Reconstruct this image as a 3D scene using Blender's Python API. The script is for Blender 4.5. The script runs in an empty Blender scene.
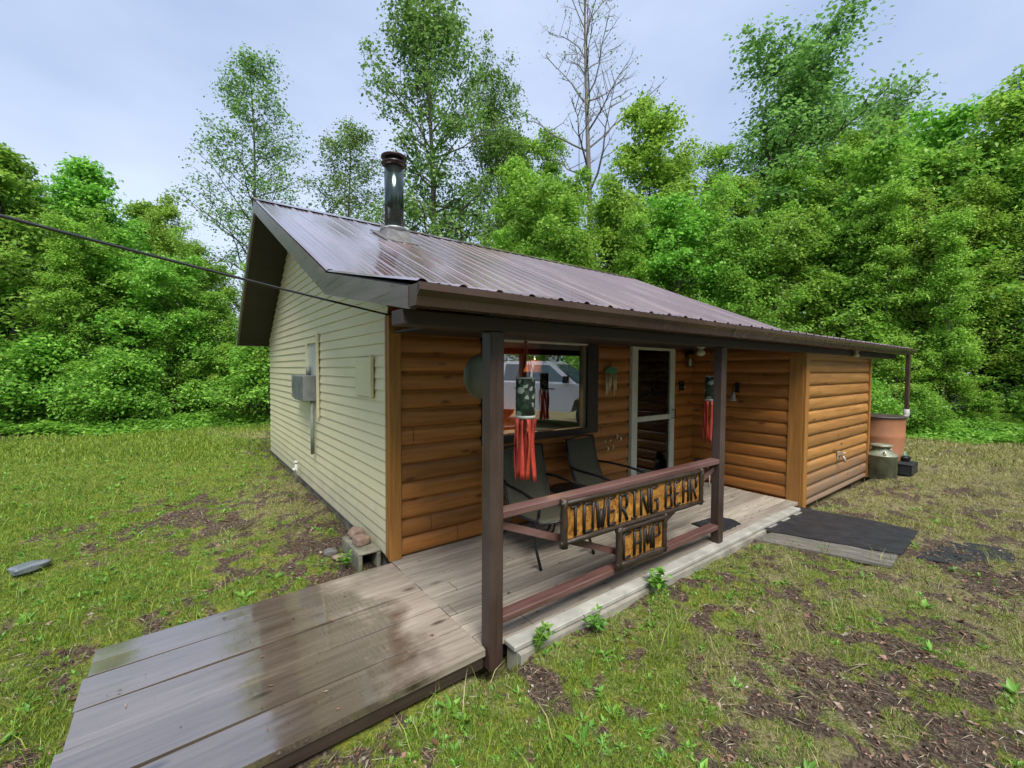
import bpy, math, random
import numpy as np
from mathutils import Vector, Matrix
random.seed(7); rng = np.random.default_rng(7)
S = bpy.context.scene; COL = S.collection
R = math.radians
# ------------------------------------------------------------------ helpers
class MB:
    """collects shapes into one mesh"""
    def __init__(s): s.v=[]; s.f=[]; s.sm=[]
    def add(s, vs, fs, smooth=False):
        b=len(s.v); s.v += [tuple(v) for v in vs]; s.f += [tuple(i+b for i in f) for f in fs]; s.sm += [smooth]*len(fs); return s
    def box(s, x0,y0,z0,x1,y1,z1):
        vs=[(x0,y0,z0),(x1,y0,z0),(x1,y1,z0),(x0,y1,z0),(x0,y0,z1),(x1,y0,z1),(x1,y1,z1),(x0,y1,z1)]
        return s.add(vs,[(0,3,2,1),(4,5,6,7),(0,1,5,4),(1,2,6,5),(2,3,7,6),(3,0,4,7)])
    def bbox(s, x0,y0,z0,x1,y1,z1,c=.004):
        """box with chamfered long edges (all edges)"""
        c=min(c,(x1-x0)/3,(y1-y0)/3,(z1-z0)/3)
        vs=[];idx={}
        for i,x in enumerate((x0,x1)):
            for j,y in enumerate((y0,y1)):
                for k,z in enumerate((z0,z1)):
                    sx,sy,sz=(1,-1)[i],(1,-1)[j],(1,-1)[k]
                    idx[i,j,k,0]=len(vs);vs.append((x,y+sy*c,z+sz*c))
                    idx[i,j,k,1]=len(vs);vs.append((x+sx*c,y,z+sz*c))
                    idx[i,j,k,2]=len(vs);vs.append((x+sx*c,y+sy*c,z))
        g=lambda *a:idx[a]
        fs=[]
        for i in (0,1):
            q=[g(i,0,0,0),g(i,1,0,0),g(i,1,1,0),g(i,0,1,0)];fs.append(q if i else q[::-1])
            q=[g(0,i,0,1),g(0,i,1,1),g(1,i,1,1),g(1,i,0,1)];fs.append(q if i else q[::-1])
            q=[g(0,0,i,2),g(1,0,i,2),g(1,1,i,2),g(0,1,i,2)];fs.append(q if i else q[::-1])
        for a in (0,1):
            for b in (0,1):
                fs.append([g(0,a,b,1),g(1,a,b,1),g(1,a,b,2),g(0,a,b,2)])
                fs.append([g(a,0,b,0),g(a,1,b,0),g(a,1,b,2),g(a,0,b,2)])
                fs.append([g(a,b,0,0),g(a,b,1,0),g(a,b,1,1),g(a,b,0,1)])
                for d in (0,1): fs.append([g(a,b,d,0),g(a,b,d,1),g(a,b,d,2)])
        return s.add(vs,fs)
    def tube(s, pts, rad, n=8, cap=True, smooth=True):
        pts=[Vector(p) for p in pts]; m=len(pts)
        if not hasattr(rad,'__len__'): rad=[rad]*m
        t0=(pts[1]-pts[0]).normalized(); ref=Vector((0,0,1)) if abs(t0.z)<.9 else Vector((1,0,0))
        u=t0.cross(ref).normalized(); vs=[];fs=[]
        for i,p in enumerate(pts):
            t=(pts[min(i+1,m-1)]-pts[max(i-1,0)])
            if t.length<1e-9: t=t0
            t.normalize(); u=(u-t*u.dot(t)); 
            if u.length<1e-6: u=t.orthogonal()
            u.normalize(); w=t.cross(u)
            for k in range(n):
                a=2*math.pi*k/n; vs.append(p+(u*math.cos(a)+w*math.sin(a))*rad[i])
        for i in range(m-1):
            for k in range(n): fs.append((i*n+k,i*n+(k+1)%n,(i+1)*n+(k+1)%n,(i+1)*n+k))
        s.add(vs,fs,smooth)
        if cap:
            b=len(s.v)-len(vs); s.f += [tuple(b+k for k in range(n))[::-1],tuple(b+(m-1)*n+k for k in range(n))]; s.sm += [False]*2
        return s
    def lathe(s, prof, c, n=24, smooth=True, axis='z', sx=1, sy=1, cap=True):
        vs=[];fs=[];m=len(prof)
        for r,h in prof:
            for k in range(n):
                a=2*math.pi*k/n; x,y=r*math.cos(a)*sx,r*math.sin(a)*sy
                vs.append((c[0]+x,c[1]+y,c[2]+h) if axis=='z' else ((c[0]+x,c[1]+h,c[2]+y) if axis=='y' else (c[0]+h,c[1]+x,c[2]+y)))
        for i in range(m-1):
            for k in range(n): fs.append((i*n+k,i*n+(k+1)%n,(i+1)*n+(k+1)%n,(i+1)*n+k))
        if cap: fs.append(tuple(range(n))[::-1]); fs.append(tuple((m-1)*n+k for k in range(n)))
        return s.add(vs,fs,smooth)
    def prism(s, poly, a, b, axis='x'):
        n=len(poly); mk={'x':lambda p,t:(t,p[0],p[1]),'y':lambda p,t:(p[0],t,p[1]),'z':lambda p,t:(p[0],p[1],t)}[axis]
        vs=[mk(p,a) for p in poly]+[mk(p,b) for p in poly]
        fs=[tuple(range(n))[::-1],tuple(range(n,2*n))]+[(i,(i+1)%n,n+(i+1)%n,n+i) for i in range(n)]
        return s.add(vs,fs)
    def bar(s, p, q, w, h, up=(0,0,1), c=0):
        p=Vector(p);q=Vector(q);d=(q-p).normalized();u=Vector(up);sd=d.cross(u).normalized();u=sd.cross(d)
        vs=[]
        for e in (p,q):
            for a,b in ((-1,-1),(1,-1),(1,1),(-1,1)): vs.append(e+sd*a*w/2+u*b*h/2)
        return s.add(vs,[(0,1,2,3)[::-1],(4,5,6,7),(0,1,5,4),(1,2,6,5),(2,3,7,6),(3,0,4,7)])
    def build(s, name, mat, parent=None):
        off=parent_loc(parent)
        me=bpy.data.meshes.new(name)
        me.from_pydata([(v[0]-off[0],v[1]-off[1],v[2]-off[2]) for v in s.v],[],s.f)
        me.polygons.foreach_set('use_smooth',s.sm)
        me.materials.append(mat); me.validate()
        import bmesh
        bm=bmesh.new(); bm.from_mesh(me); bmesh.ops.recalc_face_normals(bm,faces=bm.faces); bm.to_mesh(me); bm.free()
        o=bpy.data.objects.new(name,me); COL.objects.link(o)
        if parent: o.parent=parent
        return o
def parent_loc(p):
    v=Vector((0,0,0))
    while p is not None: v+=p.location; p=p.parent
    return v
def tag(o,label=None,cat=None,group=None,kind=None):
    for k,v in (('label',label),('category',cat),('group',group),('kind',kind)):
        if v: o[k]=v
    return o
def thing(name,label,cat,loc=(0,0,0),group=None):
    o=bpy.data.objects.new(name,None); COL.objects.link(o); o.location=loc; o.empty_display_size=.1
    return tag(o,label,cat,group)
def fastmesh(name, V, F, mat, parent=None, attrs=None, smooth=False):
    me=bpy.data.meshes.new(name); V=np.asarray(V,dtype=np.float32); F=np.asarray(F,dtype=np.int32); k=F.shape[1]
    me.vertices.add(len(V)); me.vertices.foreach_set('co',V.ravel())
    me.loops.add(F.size); me.loops.foreach_set('vertex_index',F.ravel())
    me.polygons.add(len(F)); me.polygons.foreach_set('loop_start',np.arange(0,F.size,k,dtype=np.int32)); me.polygons.foreach_set('loop_total',np.full(len(F),k,dtype=np.int32))
    if smooth: me.polygons.foreach_set('use_smooth',np.ones(len(F),dtype=bool))
    for an,av in (attrs or {}).items():
        a=me.attributes.new(an,'FLOAT','POINT'); a.data.foreach_set('value',np.asarray(av,dtype=np.float32))
    me.update(calc_edges=True); me.materials.append(mat)
    o=bpy.data.objects.new(name,me); COL.objects.link(o)
    if parent: o.parent=parent
    return o
def vnoise(x,y,seed=0):
    x=np.asarray(x,dtype=np.float64); y=np.asarray(y,dtype=np.float64)
    xi=np.floor(x).astype(np.int64); yi=np.floor(y).astype(np.int64); fx=x-xi; fy=y-yi
    def h(a,b):
        n=(a*374761393+b*668265263+seed*982451653)&0xffffffff
        n=((n^(n>>13))*1274126177)&0xffffffff
        return ((n^(n>>16))&0xffff)/65535.
    fx=fx*fx*(3-2*fx); fy=fy*fy*(3-2*fy)
    return (h(xi,yi)*(1-fx)+h(xi+1,yi)*fx)*(1-fy)+(h(xi,yi+1)*(1-fx)+h(xi+1,yi+1)*fx)*fy
def fbm(x,y,seed=0,o=4):
    t=0;a=.5;s=0
    for i in range(o): t=t+a*vnoise(x*2**i,y*2**i,seed+i*7); s+=a; a*=.55
    return t/s
def sst(a,b,x): t=np.clip((x-a)/(b-a),0,1); return t*t*(3-2*t)
# ------------------------------------------------------------------ materials
class M:
    def __init__(s,name):
        s.m=bpy.data.materials.new(name); s.m.use_nodes=True; s.t=s.m.node_tree; s.n=s.t.nodes; s.b=s.n['Principled BSDF']
        s.tc=s.n.new('ShaderNodeTexCoord')
    def L(s,a,b): s.t.links.new(a,b)
    def inp(s,name,v):
        i=s.b.inputs[name]
        if hasattr(v,'is_output') or isinstance(v,bpy.types.NodeSocket): s.L(v,i)
        elif hasattr(v,'__len__') and len(v)==3: i.default_value=(*v,1)
        else: i.default_value=v
        return s
    def map(s,scale=(1,1,1),src=None):
        m=s.n.new('ShaderNodeMapping'); m.inputs['Scale'].default_value=scale; s.L(src or s.tc.outputs['Object'],m.inputs['Vector']); return m.outputs[0]
    def noise(s,scale,detail=4,vec=None,rough=.55,dist=0):
        n=s.n.new('ShaderNodeTexNoise'); n.inputs['Scale'].default_value=scale; n.inputs['Detail'].default_value=detail
        n.inputs['Roughness'].default_value=rough; n.inputs['Distortion'].default_value=dist
        s.L(vec or s.tc.outputs['Object'],n.inputs['Vector']); return n.outputs['Fac']
    def ramp(s,fac,stops,interp='LINEAR'):
        r=s.n.new('ShaderNodeValToRGB'); r.color_ramp.interpolation=interp; e=r.color_ramp.elements
        while len(e)<len(stops): e.new(.5)
        for el,(p,c) in zip(e,stops): el.position=p; el.color=(*c,1) if hasattr(c,'__len__') else (c,c,c,1)
        s.L(fac,r.inputs[0]); return r.outputs[0]
    def mix(s,fac,a,b,mode='MIX'):
        m=s.n.new('ShaderNodeMix'); m.data_type='RGBA'; m.blend_type=mode
        for v,i in ((fac,0),(a,6),(b,7)):
            if isinstance(v,bpy.types.NodeSocket): s.L(v,m.inputs[i])
            elif hasattr(v,'__len__'): m.inputs[i].default_value=(*v,1)
            else: m.inputs[i].default_value=v
        return m.outputs[2]
    def math(s,op,a,b=0,c=0,clamp=False):
        m=s.n.new('ShaderNodeMath'); m.operation=op; m.use_clamp=clamp
        for v,i in ((a,0),(b,1),(c,2)):
            if isinstance(v,bpy.types.NodeSocket): s.L(v,m.inputs[i])
            else: m.inputs[i].default_value=v
        return m.outputs[0]
    def sep(s,vec=None):
        x=s.n.new('ShaderNodeSeparateXYZ'); s.L(vec or s.tc.outputs['Object'],x.inputs[0]); return x.outputs
    def white(s,v):
        w=s.n.new('ShaderNodeTexWhiteNoise'); w.noise_dimensions='1D'; s.L(v,w.inputs['W']); return w.outputs['Value']
    def attr(s,name):
        a=s.n.new('ShaderNodeAttribute'); a.attribute_name=name; return a.outputs['Fac']
    def bump(s,h,strength=.3,dist=.01):
        b=s.n.new('ShaderNodeBump'); b.inputs['Strength'].default_value=strength; b.inputs['Distance'].default_value=dist
        s.L(h,b.inputs['Height']); s.L(b.outputs[0],s.b.inputs['Normal']); return s
def simple(name,c,rough=.6,metal=0,var=.25,scale=6,bump=.15,spec=.5):
    m=M(name); n=m.noise(scale,5); d=tuple(x*(1-var) for x in c); l=tuple(min(1,x*(1+var)) for x in c)
    m.inp('Base Color',m.ramp(n,[(.3,d),(.7,l)])); m.inp('Roughness',m.ramp(m.noise(scale*2.3,3),[(.3,max(0,rough-.12)),(.7,min(1,rough+.12))]))
    m.inp('Metallic',metal); m.inp('Specular IOR Level',spec)
    if bump: m.bump(m.noise(scale*12,3),bump,.004)
    return m.m
def wood(name,c1,c2,axis='x',board=None,baxis='z',b0=0,rough=.5,knots=False,dark=(.02,.01,.006),wet=False,grain=1.,var=.5,spec=.5,weather=None,splash=False,joints=True):
    m=M(name); st={'x':(.9,14,14),'y':(14,.9,14),'z':(14,14,.9)}[axis]
    sp=m.sep(); xyz={'x':sp[0],'y':sp[1],'z':sp[2]}
    vec=m.map(tuple(k*grain for k in st))
    if board:
        bi=m.math('FLOOR',m.math('DIVIDE',m.math('SUBTRACT',xyz[baxis],b0),board)); w=m.white(bi)
        ad=m.n.new('ShaderNodeVectorMath'); ad.operation='ADD'; m.L(vec,ad.inputs[0])
        cm=m.n.new('ShaderNodeCombineXYZ'); m.L(m.math('MULTIPLY',w,37.),cm.inputs[0]); m.L(m.math('MULTIPLY',w,11.),cm.inputs[1]); m.L(cm.outputs[0],ad.inputs[1]); vec=ad.outputs[0]
    g=m.noise(2.2,7,vec,.62,.6); g2=m.noise(.7,3,vec)
    col=m.ramp(m.math('ADD',m.math('MULTIPLY',g,.65),m.math('MULTIPLY',g2,.35)),[(.33,c1),(.5,tuple((a+b)/2 for a,b in zip(c1,c2))),(.66,c2)])
    if board: col=m.mix(1,col,m.ramp(w,[(0,1-var),(1,1+var*.3)]),'MULTIPLY')
    if knots:
        v=m.n.new('ShaderNodeTexVoronoi'); v.inputs['Scale'].default_value=1; kv=m.map({'x':(2.2,6,6),'y':(6,2.2,6),'z':(6,6,2.2)}[axis]); m.L(kv,v.inputs['Vector'])
        col=m.mix(m.ramp(v.outputs['Distance'],[(.06,.8),(.16,0)]),col,dark)
    if board and knots and joints:
        along=xyz[axis]; w2=m.white(m.math('ADD',bi,91.3)); pos=m.math('SUBTRACT',m.math('MODULO',m.math('ADD',m.math('ADD',along,m.math('MULTIPLY',w2,3.6)),60.),3.6),1.8)
        col=m.mix(m.math('LESS_THAN',m.math('ABSOLUTE',pos),.0035),col,dark)
        if splash: col=m.mix(m.ramp(m.math('ADD',xyz['z'],m.math('MULTIPLY',m.noise(3,4),.5)),[(.30,.75),(.72,0)]),col,(.20,.15,.12))
    if weather is not None:
        col=m.mix(m.ramp(m.noise(1.7,5),[(.45,0),(.75,.6)]),col,weather)
    m.inp('Base Color',col); m.inp('Specular IOR Level',spec)
    m.inp('Roughness',m.ramp(g,[(.3,rough-.08),(.7,rough+.12)])); m.bump(g,.25,.004)
    return m
W={}
W['log']=wood('stained_log_siding',(.235,.084,.016),(.45,.185,.042),'x',.1667,'z',.0,.42,True,(.07,.02,.006),var=.3).m
W['logy']=wood('stained_log_siding_side',(.235,.084,.016),(.45,.185,.042),'y',.1667,'z',.0,.42,True,(.07,.02,.006),var=.3).m
W['logtrim']=wood('stained_corner_trim',(.22,.09,.018),(.38,.18,.04),'z',None,rough=.45,knots=False).m
W['logworn']=wood('weathered_log_siding',(.25,.108,.026),(.47,.235,.068),'x',.1667,'z',.0,.45,True,(.08,.03,.01),var=.25,splash=True).m
W['post']=wood('brown_painted_post',(.026,.015,.011),(.062,.036,.028),'z',rough=.42,weather=(.10,.075,.065)).m
W['rail']=wood('brown_painted_rail',(.060,.026,.022),(.150,.078,.068),'x',rough=.38,weather=(.17,.10,.09)).m
W['beam']=wood('dark_brown_beam',(.020,.012,.010),(.045,.028,.024),'x',rough=.55).m
W['deck']=wood('weathered_deck_boards',(.19,.155,.12),(.43,.38,.31),'x',.142,'y',2.02,.62,True,(.10,.075,.055),var=.28).m
W['interior']=wood('knotty_pine_interior',(.30,.075,.025),(.50,.16,.06),'z',.13,'x',0,.5,True,(.1,.02,.01),var=.3).m
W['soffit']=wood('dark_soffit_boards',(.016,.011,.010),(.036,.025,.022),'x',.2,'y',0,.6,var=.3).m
W['fascia']=wood('grey_brown_fascia',(.075,.064,.060),(.15,.13,.12),'y',rough=.32).m
W['gutter']=simple('brown_gutter_metal',(.085,.052,.042),.3,.3,.2,3,.05)
W['white']=simple('off_white_trim',(.52,.54,.47),.45,0,.10,9,.05)
W['black']=simple('black_painted_metal',(.012,.012,.013),.35,.2,.2,20,.03)
W['dark']=simple('black_frame_wood',(.018,.012,.010),.5,0,.3,12,.1)
W['galv']=simple('galvanised_metal',(.36,.38,.38),.4,.6,.2,10,.1)
W['plastic']=simple('grey_box_plastic',(.20,.21,.20),.5,0,.2,8,.05)
W['conc']=simple('stained_concrete',(.25,.235,.195),.8,0,.35,4,.6)
W['stone']=simple('grey_field_stone',(.16,.15,.14),.8,0,.5,9,.8)
W['redstone']=simple('red_brick_stone',(.27,.185,.135),.8,0,.3,16,.8)
W['rubber']=simple('black_rubber_mat',(.018,.019,.022),.55,0,.35,9,.5)
W['fabric']=simple('olive_sling_fabric',(.085,.080,.050),.8,0,.12,30,.3)
W['red']=simple('red_nylon',(.40,.042,.022),.6,0,.25,14,.1)
W['bulb']=simple('frosted_lamp_glass',(.55,.55,.42),.35,0,.1,5,0)
def pipe_mat():
    m=M('dark_stove_pipe'); m.inp('Base Color',m.ramp(m.noise(3,4),[(.3,(.03,.045,.04)),(.7,(.07,.09,.08))])); m.inp('Roughness',.16); m.inp('Metallic',.75); return m.m
W['pipe']=pipe_mat()
def siding_mat():
    m=M('cream_vinyl_siding'); n=m.noise(1.3,5); f=m.noise(60,2,m.map((1,.15,1)))
    c=m.mix(m.ramp(n,[(.35,0),(.75,.55)]),(.70,.635,.40),(.60,.555,.35))
    z=m.sep()[2]; low=m.ramp(m.math('ADD',z,m.math('MULTIPLY',m.noise(5,5),.5)),[(.25,.75),(.8,0)])
    c=m.mix(low,c,(.40,.38,.27)); m.inp('Base Color',c); m.inp('Roughness',.42); m.bump(f,.06,.003); return m.m
W['siding']=siding_mat()
def roof_mat():
    m=M('brown_metal_roofing'); x,y,z=m.sep()
    n=m.noise(1.0,6,m.map((2.6,.35,.35))); big=m.noise(.7,4)
    c=m.ramp(n,[(.3,(.115,.062,.057)),(.5,(.195,.115,.108)),(.72,(.32,.22,.21))])
    m.inp('Base Color',c); m.inp('Roughness',m.ramp(m.noise(5,5,m.map((1,.4,.4))),[(.3,.14),(.7,.28)])); m.inp('Metallic',.2); m.inp('Specular IOR Level',1.); m.inp('Coat Weight',1.); m.inp('Coat Roughness',.12); m.inp('Coat IOR',2.1)
    m.bump(m.noise(3,3,m.map((5,1.2,1.2))),.12,.006); return m.m
W['roof']=roof_mat()
def ramp_mat():
    m=wood('wet_ramp_planks',(.19,.15,.115),(.42,.36,.29),'x',.296,'y',2.145,.5,True,(.05,.03,.02),var=.25,joints=False)
    x,y,z=m.sep(); n=m.noise(2.4,6)
    wet=m.ramp(m.math('ADD',m.math('MULTIPLY',x,-.9),m.math('MULTIPLY',n,1.3)),[(-.0,0),(.30,1)])   # wet on the low end, dry beside the deck
    base=m.b.inputs['Base Color'].links[0].from_socket
    m.inp('Base Color',m.mix(wet,base,m.mix(1,base,(.40,.37,.35),'MULTIPLY')))
    rr=m.b.inputs['Roughness'].links[0].from_socket
    wr=m.ramp(m.noise(4.5,6,m.map((.6,2.2,1))),[(.3,.07),(.55,.13),(.75,.34)])
    m.inp('Roughness',m.mix(wet,rr,wr)); m.inp('Specular IOR Level',.7)
    m.inp('Coat Weight',wet); m.inp('Coat Roughness',m.ramp(m.noise(4.5,6,m.map((.6,2.2,1))),[(.35,.03),(.6,.09),(.8,.25)])); m.inp('Coat IOR',2.4)
    g=m.b.inputs['Normal'].links[0].from_node; g.inputs['Strength'].default_value=.10
    return m.m
W['ramp']=ramp_mat()
def leaf_mat(name,c1,c2,c3,trans=.35,rough=.45):
    m=M(name); g=m.n.new('ShaderNodeNewGeometry'); oi=m.n.new('ShaderNodeObjectInfo')
    c=m.ramp(g.outputs['Random Per Island'],[(0,c1),(.5,c2),(1,c3)])
    cl=m.noise(.55,3)
    hs=m.n.new('ShaderNodeHueSaturation'); m.L(c,hs.inputs['Color'])
    m.L(m.math('ADD',.496,m.math('MULTIPLY',oi.outputs['Random'],.026)),hs.inputs['Hue'])
    m.L(m.math('ADD',m.math('ADD',.62,m.math('MULTIPLY',oi.outputs['Random'],.30)),m.math('MULTIPLY',cl,.5)),hs.inputs['Value'])
    m.inp('Base Color',hs.outputs[0]); m.inp('Roughness',rough); m.inp('Specular IOR Level',.35)
    tr=m.n.new('ShaderNodeBsdfTranslucent'); m.L(hs.outputs[0],tr.inputs['Color']); mx=m.n.new('ShaderNodeMixShader'); mx.inputs[0].default_value=trans
    m.L(m.b.outputs[0],mx.inputs[1]); m.L(tr.outputs[0],mx.inputs[2]); m.L(mx.outputs[0],m.n['Material Output'].inputs[0]); return m.m
LEAF=leaf_mat('broad_leaf_green',(.13,.28,.034),(.235,.44,.054),(.39,.60,.09),.52)
LEAFL=leaf_mat('bright_leaf_green',(.18,.34,.040),(.31,.51,.062),(.47,.66,.11),.52)
LEAFD=leaf_mat('dull_leaf_green',(.11,.20,.045),(.19,.33,.068),(.29,.44,.11),.5)
WEED=leaf_mat('weed_leaf_green',(.08,.19,.025),(.15,.32,.038),(.25,.44,.065),.3)
BARK=simple('grey_brown_bark',(.085,.070,.055),.85,0,.45,5,.8)
BARKL=simple('pale_grey_bark',(.17,.15,.13),.85,0,.35,5,.8)
# ------------------------------------------------------------------ ground
def region(x,y):
    """amount of live grass cover and dryness at a point"""
    n1=fbm(x*.9+3,y*.9,1); n2=fbm(x*3.1,y*3.1+9,5); n3=fbm(x*.35,y*.35,11,3)
    n4=fbm(x*8,y*8+4,15,3); n5=fbm(x*17+2,y*17,19,2); g=.49+(n1-.5)*.8+(n2-.5)*1.4+(n4-.5)*1.7+(n5-.5)*1.0
    left=sst(.9,-.5,x)*1.0; farl=sst(6.3,8.5,y-.28*x*0)*sst(1.6,-1.4,x+ (y-8)*-.15)
    g=g+.10*left*sst(2,4,y)+.85*sst(-.8,-2.2,x-.42*(y-6.5))*sst(5,7,y)+.5*farl
    g=g-.16*sst(1.0,.25,np.abs(x-1.45))*sst(3.6,4.2,y)                 # worn strip along the gable wall
    g=g-.42*np.exp(-(((x-3.0)/.6)**2+((y-1.05)/.36)**2))              # bare patch in the yard
    g=g-.12*np.exp(-(((x-2.9)/.9)**2+((y-.35)/.5)**2))
    g=g-.30*np.exp(-(((x-.1)/.45)**2+((y-6.2)/.5)**2))-.28*np.exp(-(((x-1.0)/.3)**2+((y-4.9)/.35)**2))
    g=g+.22*sst(.4,-.2,x)*sst(5.5,4.5,y)
    g=g+.16*sst(-1.2,-.2,x)*sst(1.5,1.2,x)*sst(3.5,4.2,y)
    g=g+.10*sst(1.5,2.2,x)*sst(2.2,1.8,y)
    g=g-.3*np.exp(-(((x-5.6)/1.2)**2+((y-.45)/.45)**2))
    g=g+.35*sst(8.5,12,x)*sst(1.5,4,y+2)*0+.22*sst(9,12,x)
    g=g+.35*np.exp(-(((x-1.9)/.6)**2+((y-1.55)/.35)**2))
    dry=np.clip(.42+(n3-.5)*1.5+(n2-.5)*.9+.48*sst(2.5,7,x)*sst(5,1,y)-.75*sst(.5,-1.2,x)*sst(3,5,y)-.55*sst(6,9,y)*sst(1,0,x),0,1)
    return np.clip(g,0,1),dry
def gz(x,y):
    x=np.asarray(x,dtype=float);y=np.asarray(y,dtype=float)
    z=-.09+.085*sst(1.6,.3,np.abs(x-1.2))*sst(3.8,5.2,y)*sst(13,10.5,y)
    z=z+.05*(fbm(x*1.1,y*1.1,21,3)-.5)+.055*(fbm(x*4,y*4,31,3)-.5)+.03*(fbm(x*10,y*10,37,2)-.5)
    z=z-.03*np.exp(-(((x-3.0)/.75)**2+((y-1.05)/.42)**2))
    z=z-.06*sst(.25,0,np.maximum(np.abs(x-.5)-1.0,np.abs(y-2.9)-.78))                  # under the ramp
    z=z-.10*sst(.10,.0,np.maximum(np.abs(x-5.3)-3.82,np.abs(y-6.1)-3.95))
    far=np.sqrt((x-4)**2+(y-6)**2)
    return z+ .9*sst(16,60,far)*(fbm(x*.05,y*.05,41,2)-.3)
def ground_mat():
    m=M('mossy_ground'); co=m.attr('cover'); dr=m.attr('dry'); fo=m.attr('wood')
    n=m.noise(9,8,None,.7); f=m.noise(45,6,None,.75); f2=m.noise(150,3,None,.7); big=m.noise(1.1,4)
    dirt=m.ramp(f,[(.3,(.020,.013,.009)),(.46,(.062,.040,.027)),(.58,(.15,.105,.073)),(.70,(.30,.235,.17))])
    straw=m.ramp(f,[(.3,(.09,.065,.03)),(.55,(.27,.24,.11)),(.75,(.46,.41,.24))])
    moss=m.ramp(f,[(.28,(.04,.045,.010)),(.5,(.20,.215,.024)),(.72,(.42,.40,.06))])
    grass=m.ramp(f,[(.3,(.035,.06,.012)),(.55,(.14,.21,.028)),(.75,(.30,.36,.06))])
    green=m.mix(m.ramp(n,[(.4,0),(.6,1)]),grass,moss)
    dryc=m.mix(m.ramp(m.math('ADD',dr,m.math('MULTIPLY',m.math('SUBTRACT',f,.5),1.2)),[(.5,0),(.68,1)]),green,straw)
    k=m.math('ADD',co,m.math('ADD',m.math('MULTIPLY',m.math('SUBTRACT',n,.5),1.1),m.math('MULTIPLY',m.math('SUBTRACT',f2,.5),.7)))
    c=m.mix(m.ramp(k,[(.30,0),(.56,1)]),dirt,dryc)
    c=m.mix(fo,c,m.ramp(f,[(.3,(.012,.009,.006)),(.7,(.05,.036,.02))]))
    m.inp('Base Color',c); m.inp('Roughness',m.ramp(f2,[(.3,.55),(.7,.9)])); m.inp('Specular IOR Level',.35)
    m.bump(m.math('ADD',m.math('MULTIPLY',n,.5),m.math('ADD',f,m.math('MULTIPLY',f2,.4))),.9,.03); return m.m
def edge_dist(x,y):
    """positive inside the woods round the clearing"""
    return np.maximum.reduce([ -3.3-x-.0*y + (fbm(x*.2,y*.2,3,2)-.5)*2 + .0, y-.28*x*-1*0-15.2+(fbm(x*.25+5,y*.25,4,2)-.5)*2, x-15.8-.45*y*0+(fbm(x*.2,y*.3,6,2)-.5)*2])
def axis_pts(fine0,fine1,step,lo,hi,k=1.16):
    a=list(np.arange(fine0,fine1+1e-6,step)); s=step
    while a[-1]<hi: s*=k; a.append(a[-1]+s)
    s=step; b=[fine0]
    while b[-1]>lo: s*=k; b.append(b[-1]-s)
    return np.array(b[:0:-1]+a)
XS=axis_pts(-2.5,7.5,.045,-260,300); YS=axis_pts(-.2,9,.045,-200,320)
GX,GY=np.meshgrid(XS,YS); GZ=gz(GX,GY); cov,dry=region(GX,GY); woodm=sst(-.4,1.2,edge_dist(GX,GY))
nx,ny=len(XS),len(YS); I=np.arange(nx*ny).reshape(ny,nx)
F=np.stack([I[:-1,:-1],I[:-1,1:],I[1:,1:],I[1:,:-1]],-1).reshape(-1,4)
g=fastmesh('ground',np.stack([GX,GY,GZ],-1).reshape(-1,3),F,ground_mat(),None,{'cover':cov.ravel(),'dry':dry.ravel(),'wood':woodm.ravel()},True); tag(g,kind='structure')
# ------------------------------------------------------------------ cabin
cabin=thing('cabin','small one-storey cabin with cream siding, orange log front porch and brown metal roof','cabin')
X0,X1=1.45,9.14; YF,YR=3.68,9.95; YS2=2.16; XS2=6.37; RX0,RX1=.90,9.75
RY,RZ=7.45,4.17; EY,EZ=3.55,2.45; PY,PZ=1.97,2.115; BY,BZ=10.12,2.30; PX1=10.85
def roofz(y): return EZ+(RZ-EZ)*(y-EY)/(RY-EY) if y<RY else RZ+(BZ-RZ)*(y-RY)/(BY-RY)
def gable(x,sgn,name,mat):
    mb=MB(); d=.105; zb=.035; k=0
    z=zb
    while z<roofz(RY)-.2:
        z2=z+d
        def span(zz):
            lo=YF
            if zz>roofz(YF)-.17: lo=EY+(zz+.17-EZ)*(RY-EY)/(RZ-EZ)
            hi=YR
            if zz>roofz(YR)-.17: hi=RY+(zz+.17-RZ)*(BY-RY)/(BZ-RZ)
            return lo,hi
        a,b=span(z); c,e=span(z2)
        if c>=e: break
        o1=.016*sgn
        mb.add([(x+o1,a,z),(x+o1,b,z),(x+o1*.93,b,z+.004),(x,e,z2),(x,c,z2),(x+o1*.93,a,z+.004)],[(0,1,2,5),(5,2,3,4)])
        mb.add([(x,a,z),(x,b,z),(x+o1,b,z),(x+o1,a,z)],[(0,1,2,3)])
        z=z2
    return mb.build(name,mat,cabin)
gable(X0-.001,-1,'gable_wall',W['siding'])
gable(X1+.001,1,'gable_wall',W['siding'])
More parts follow.
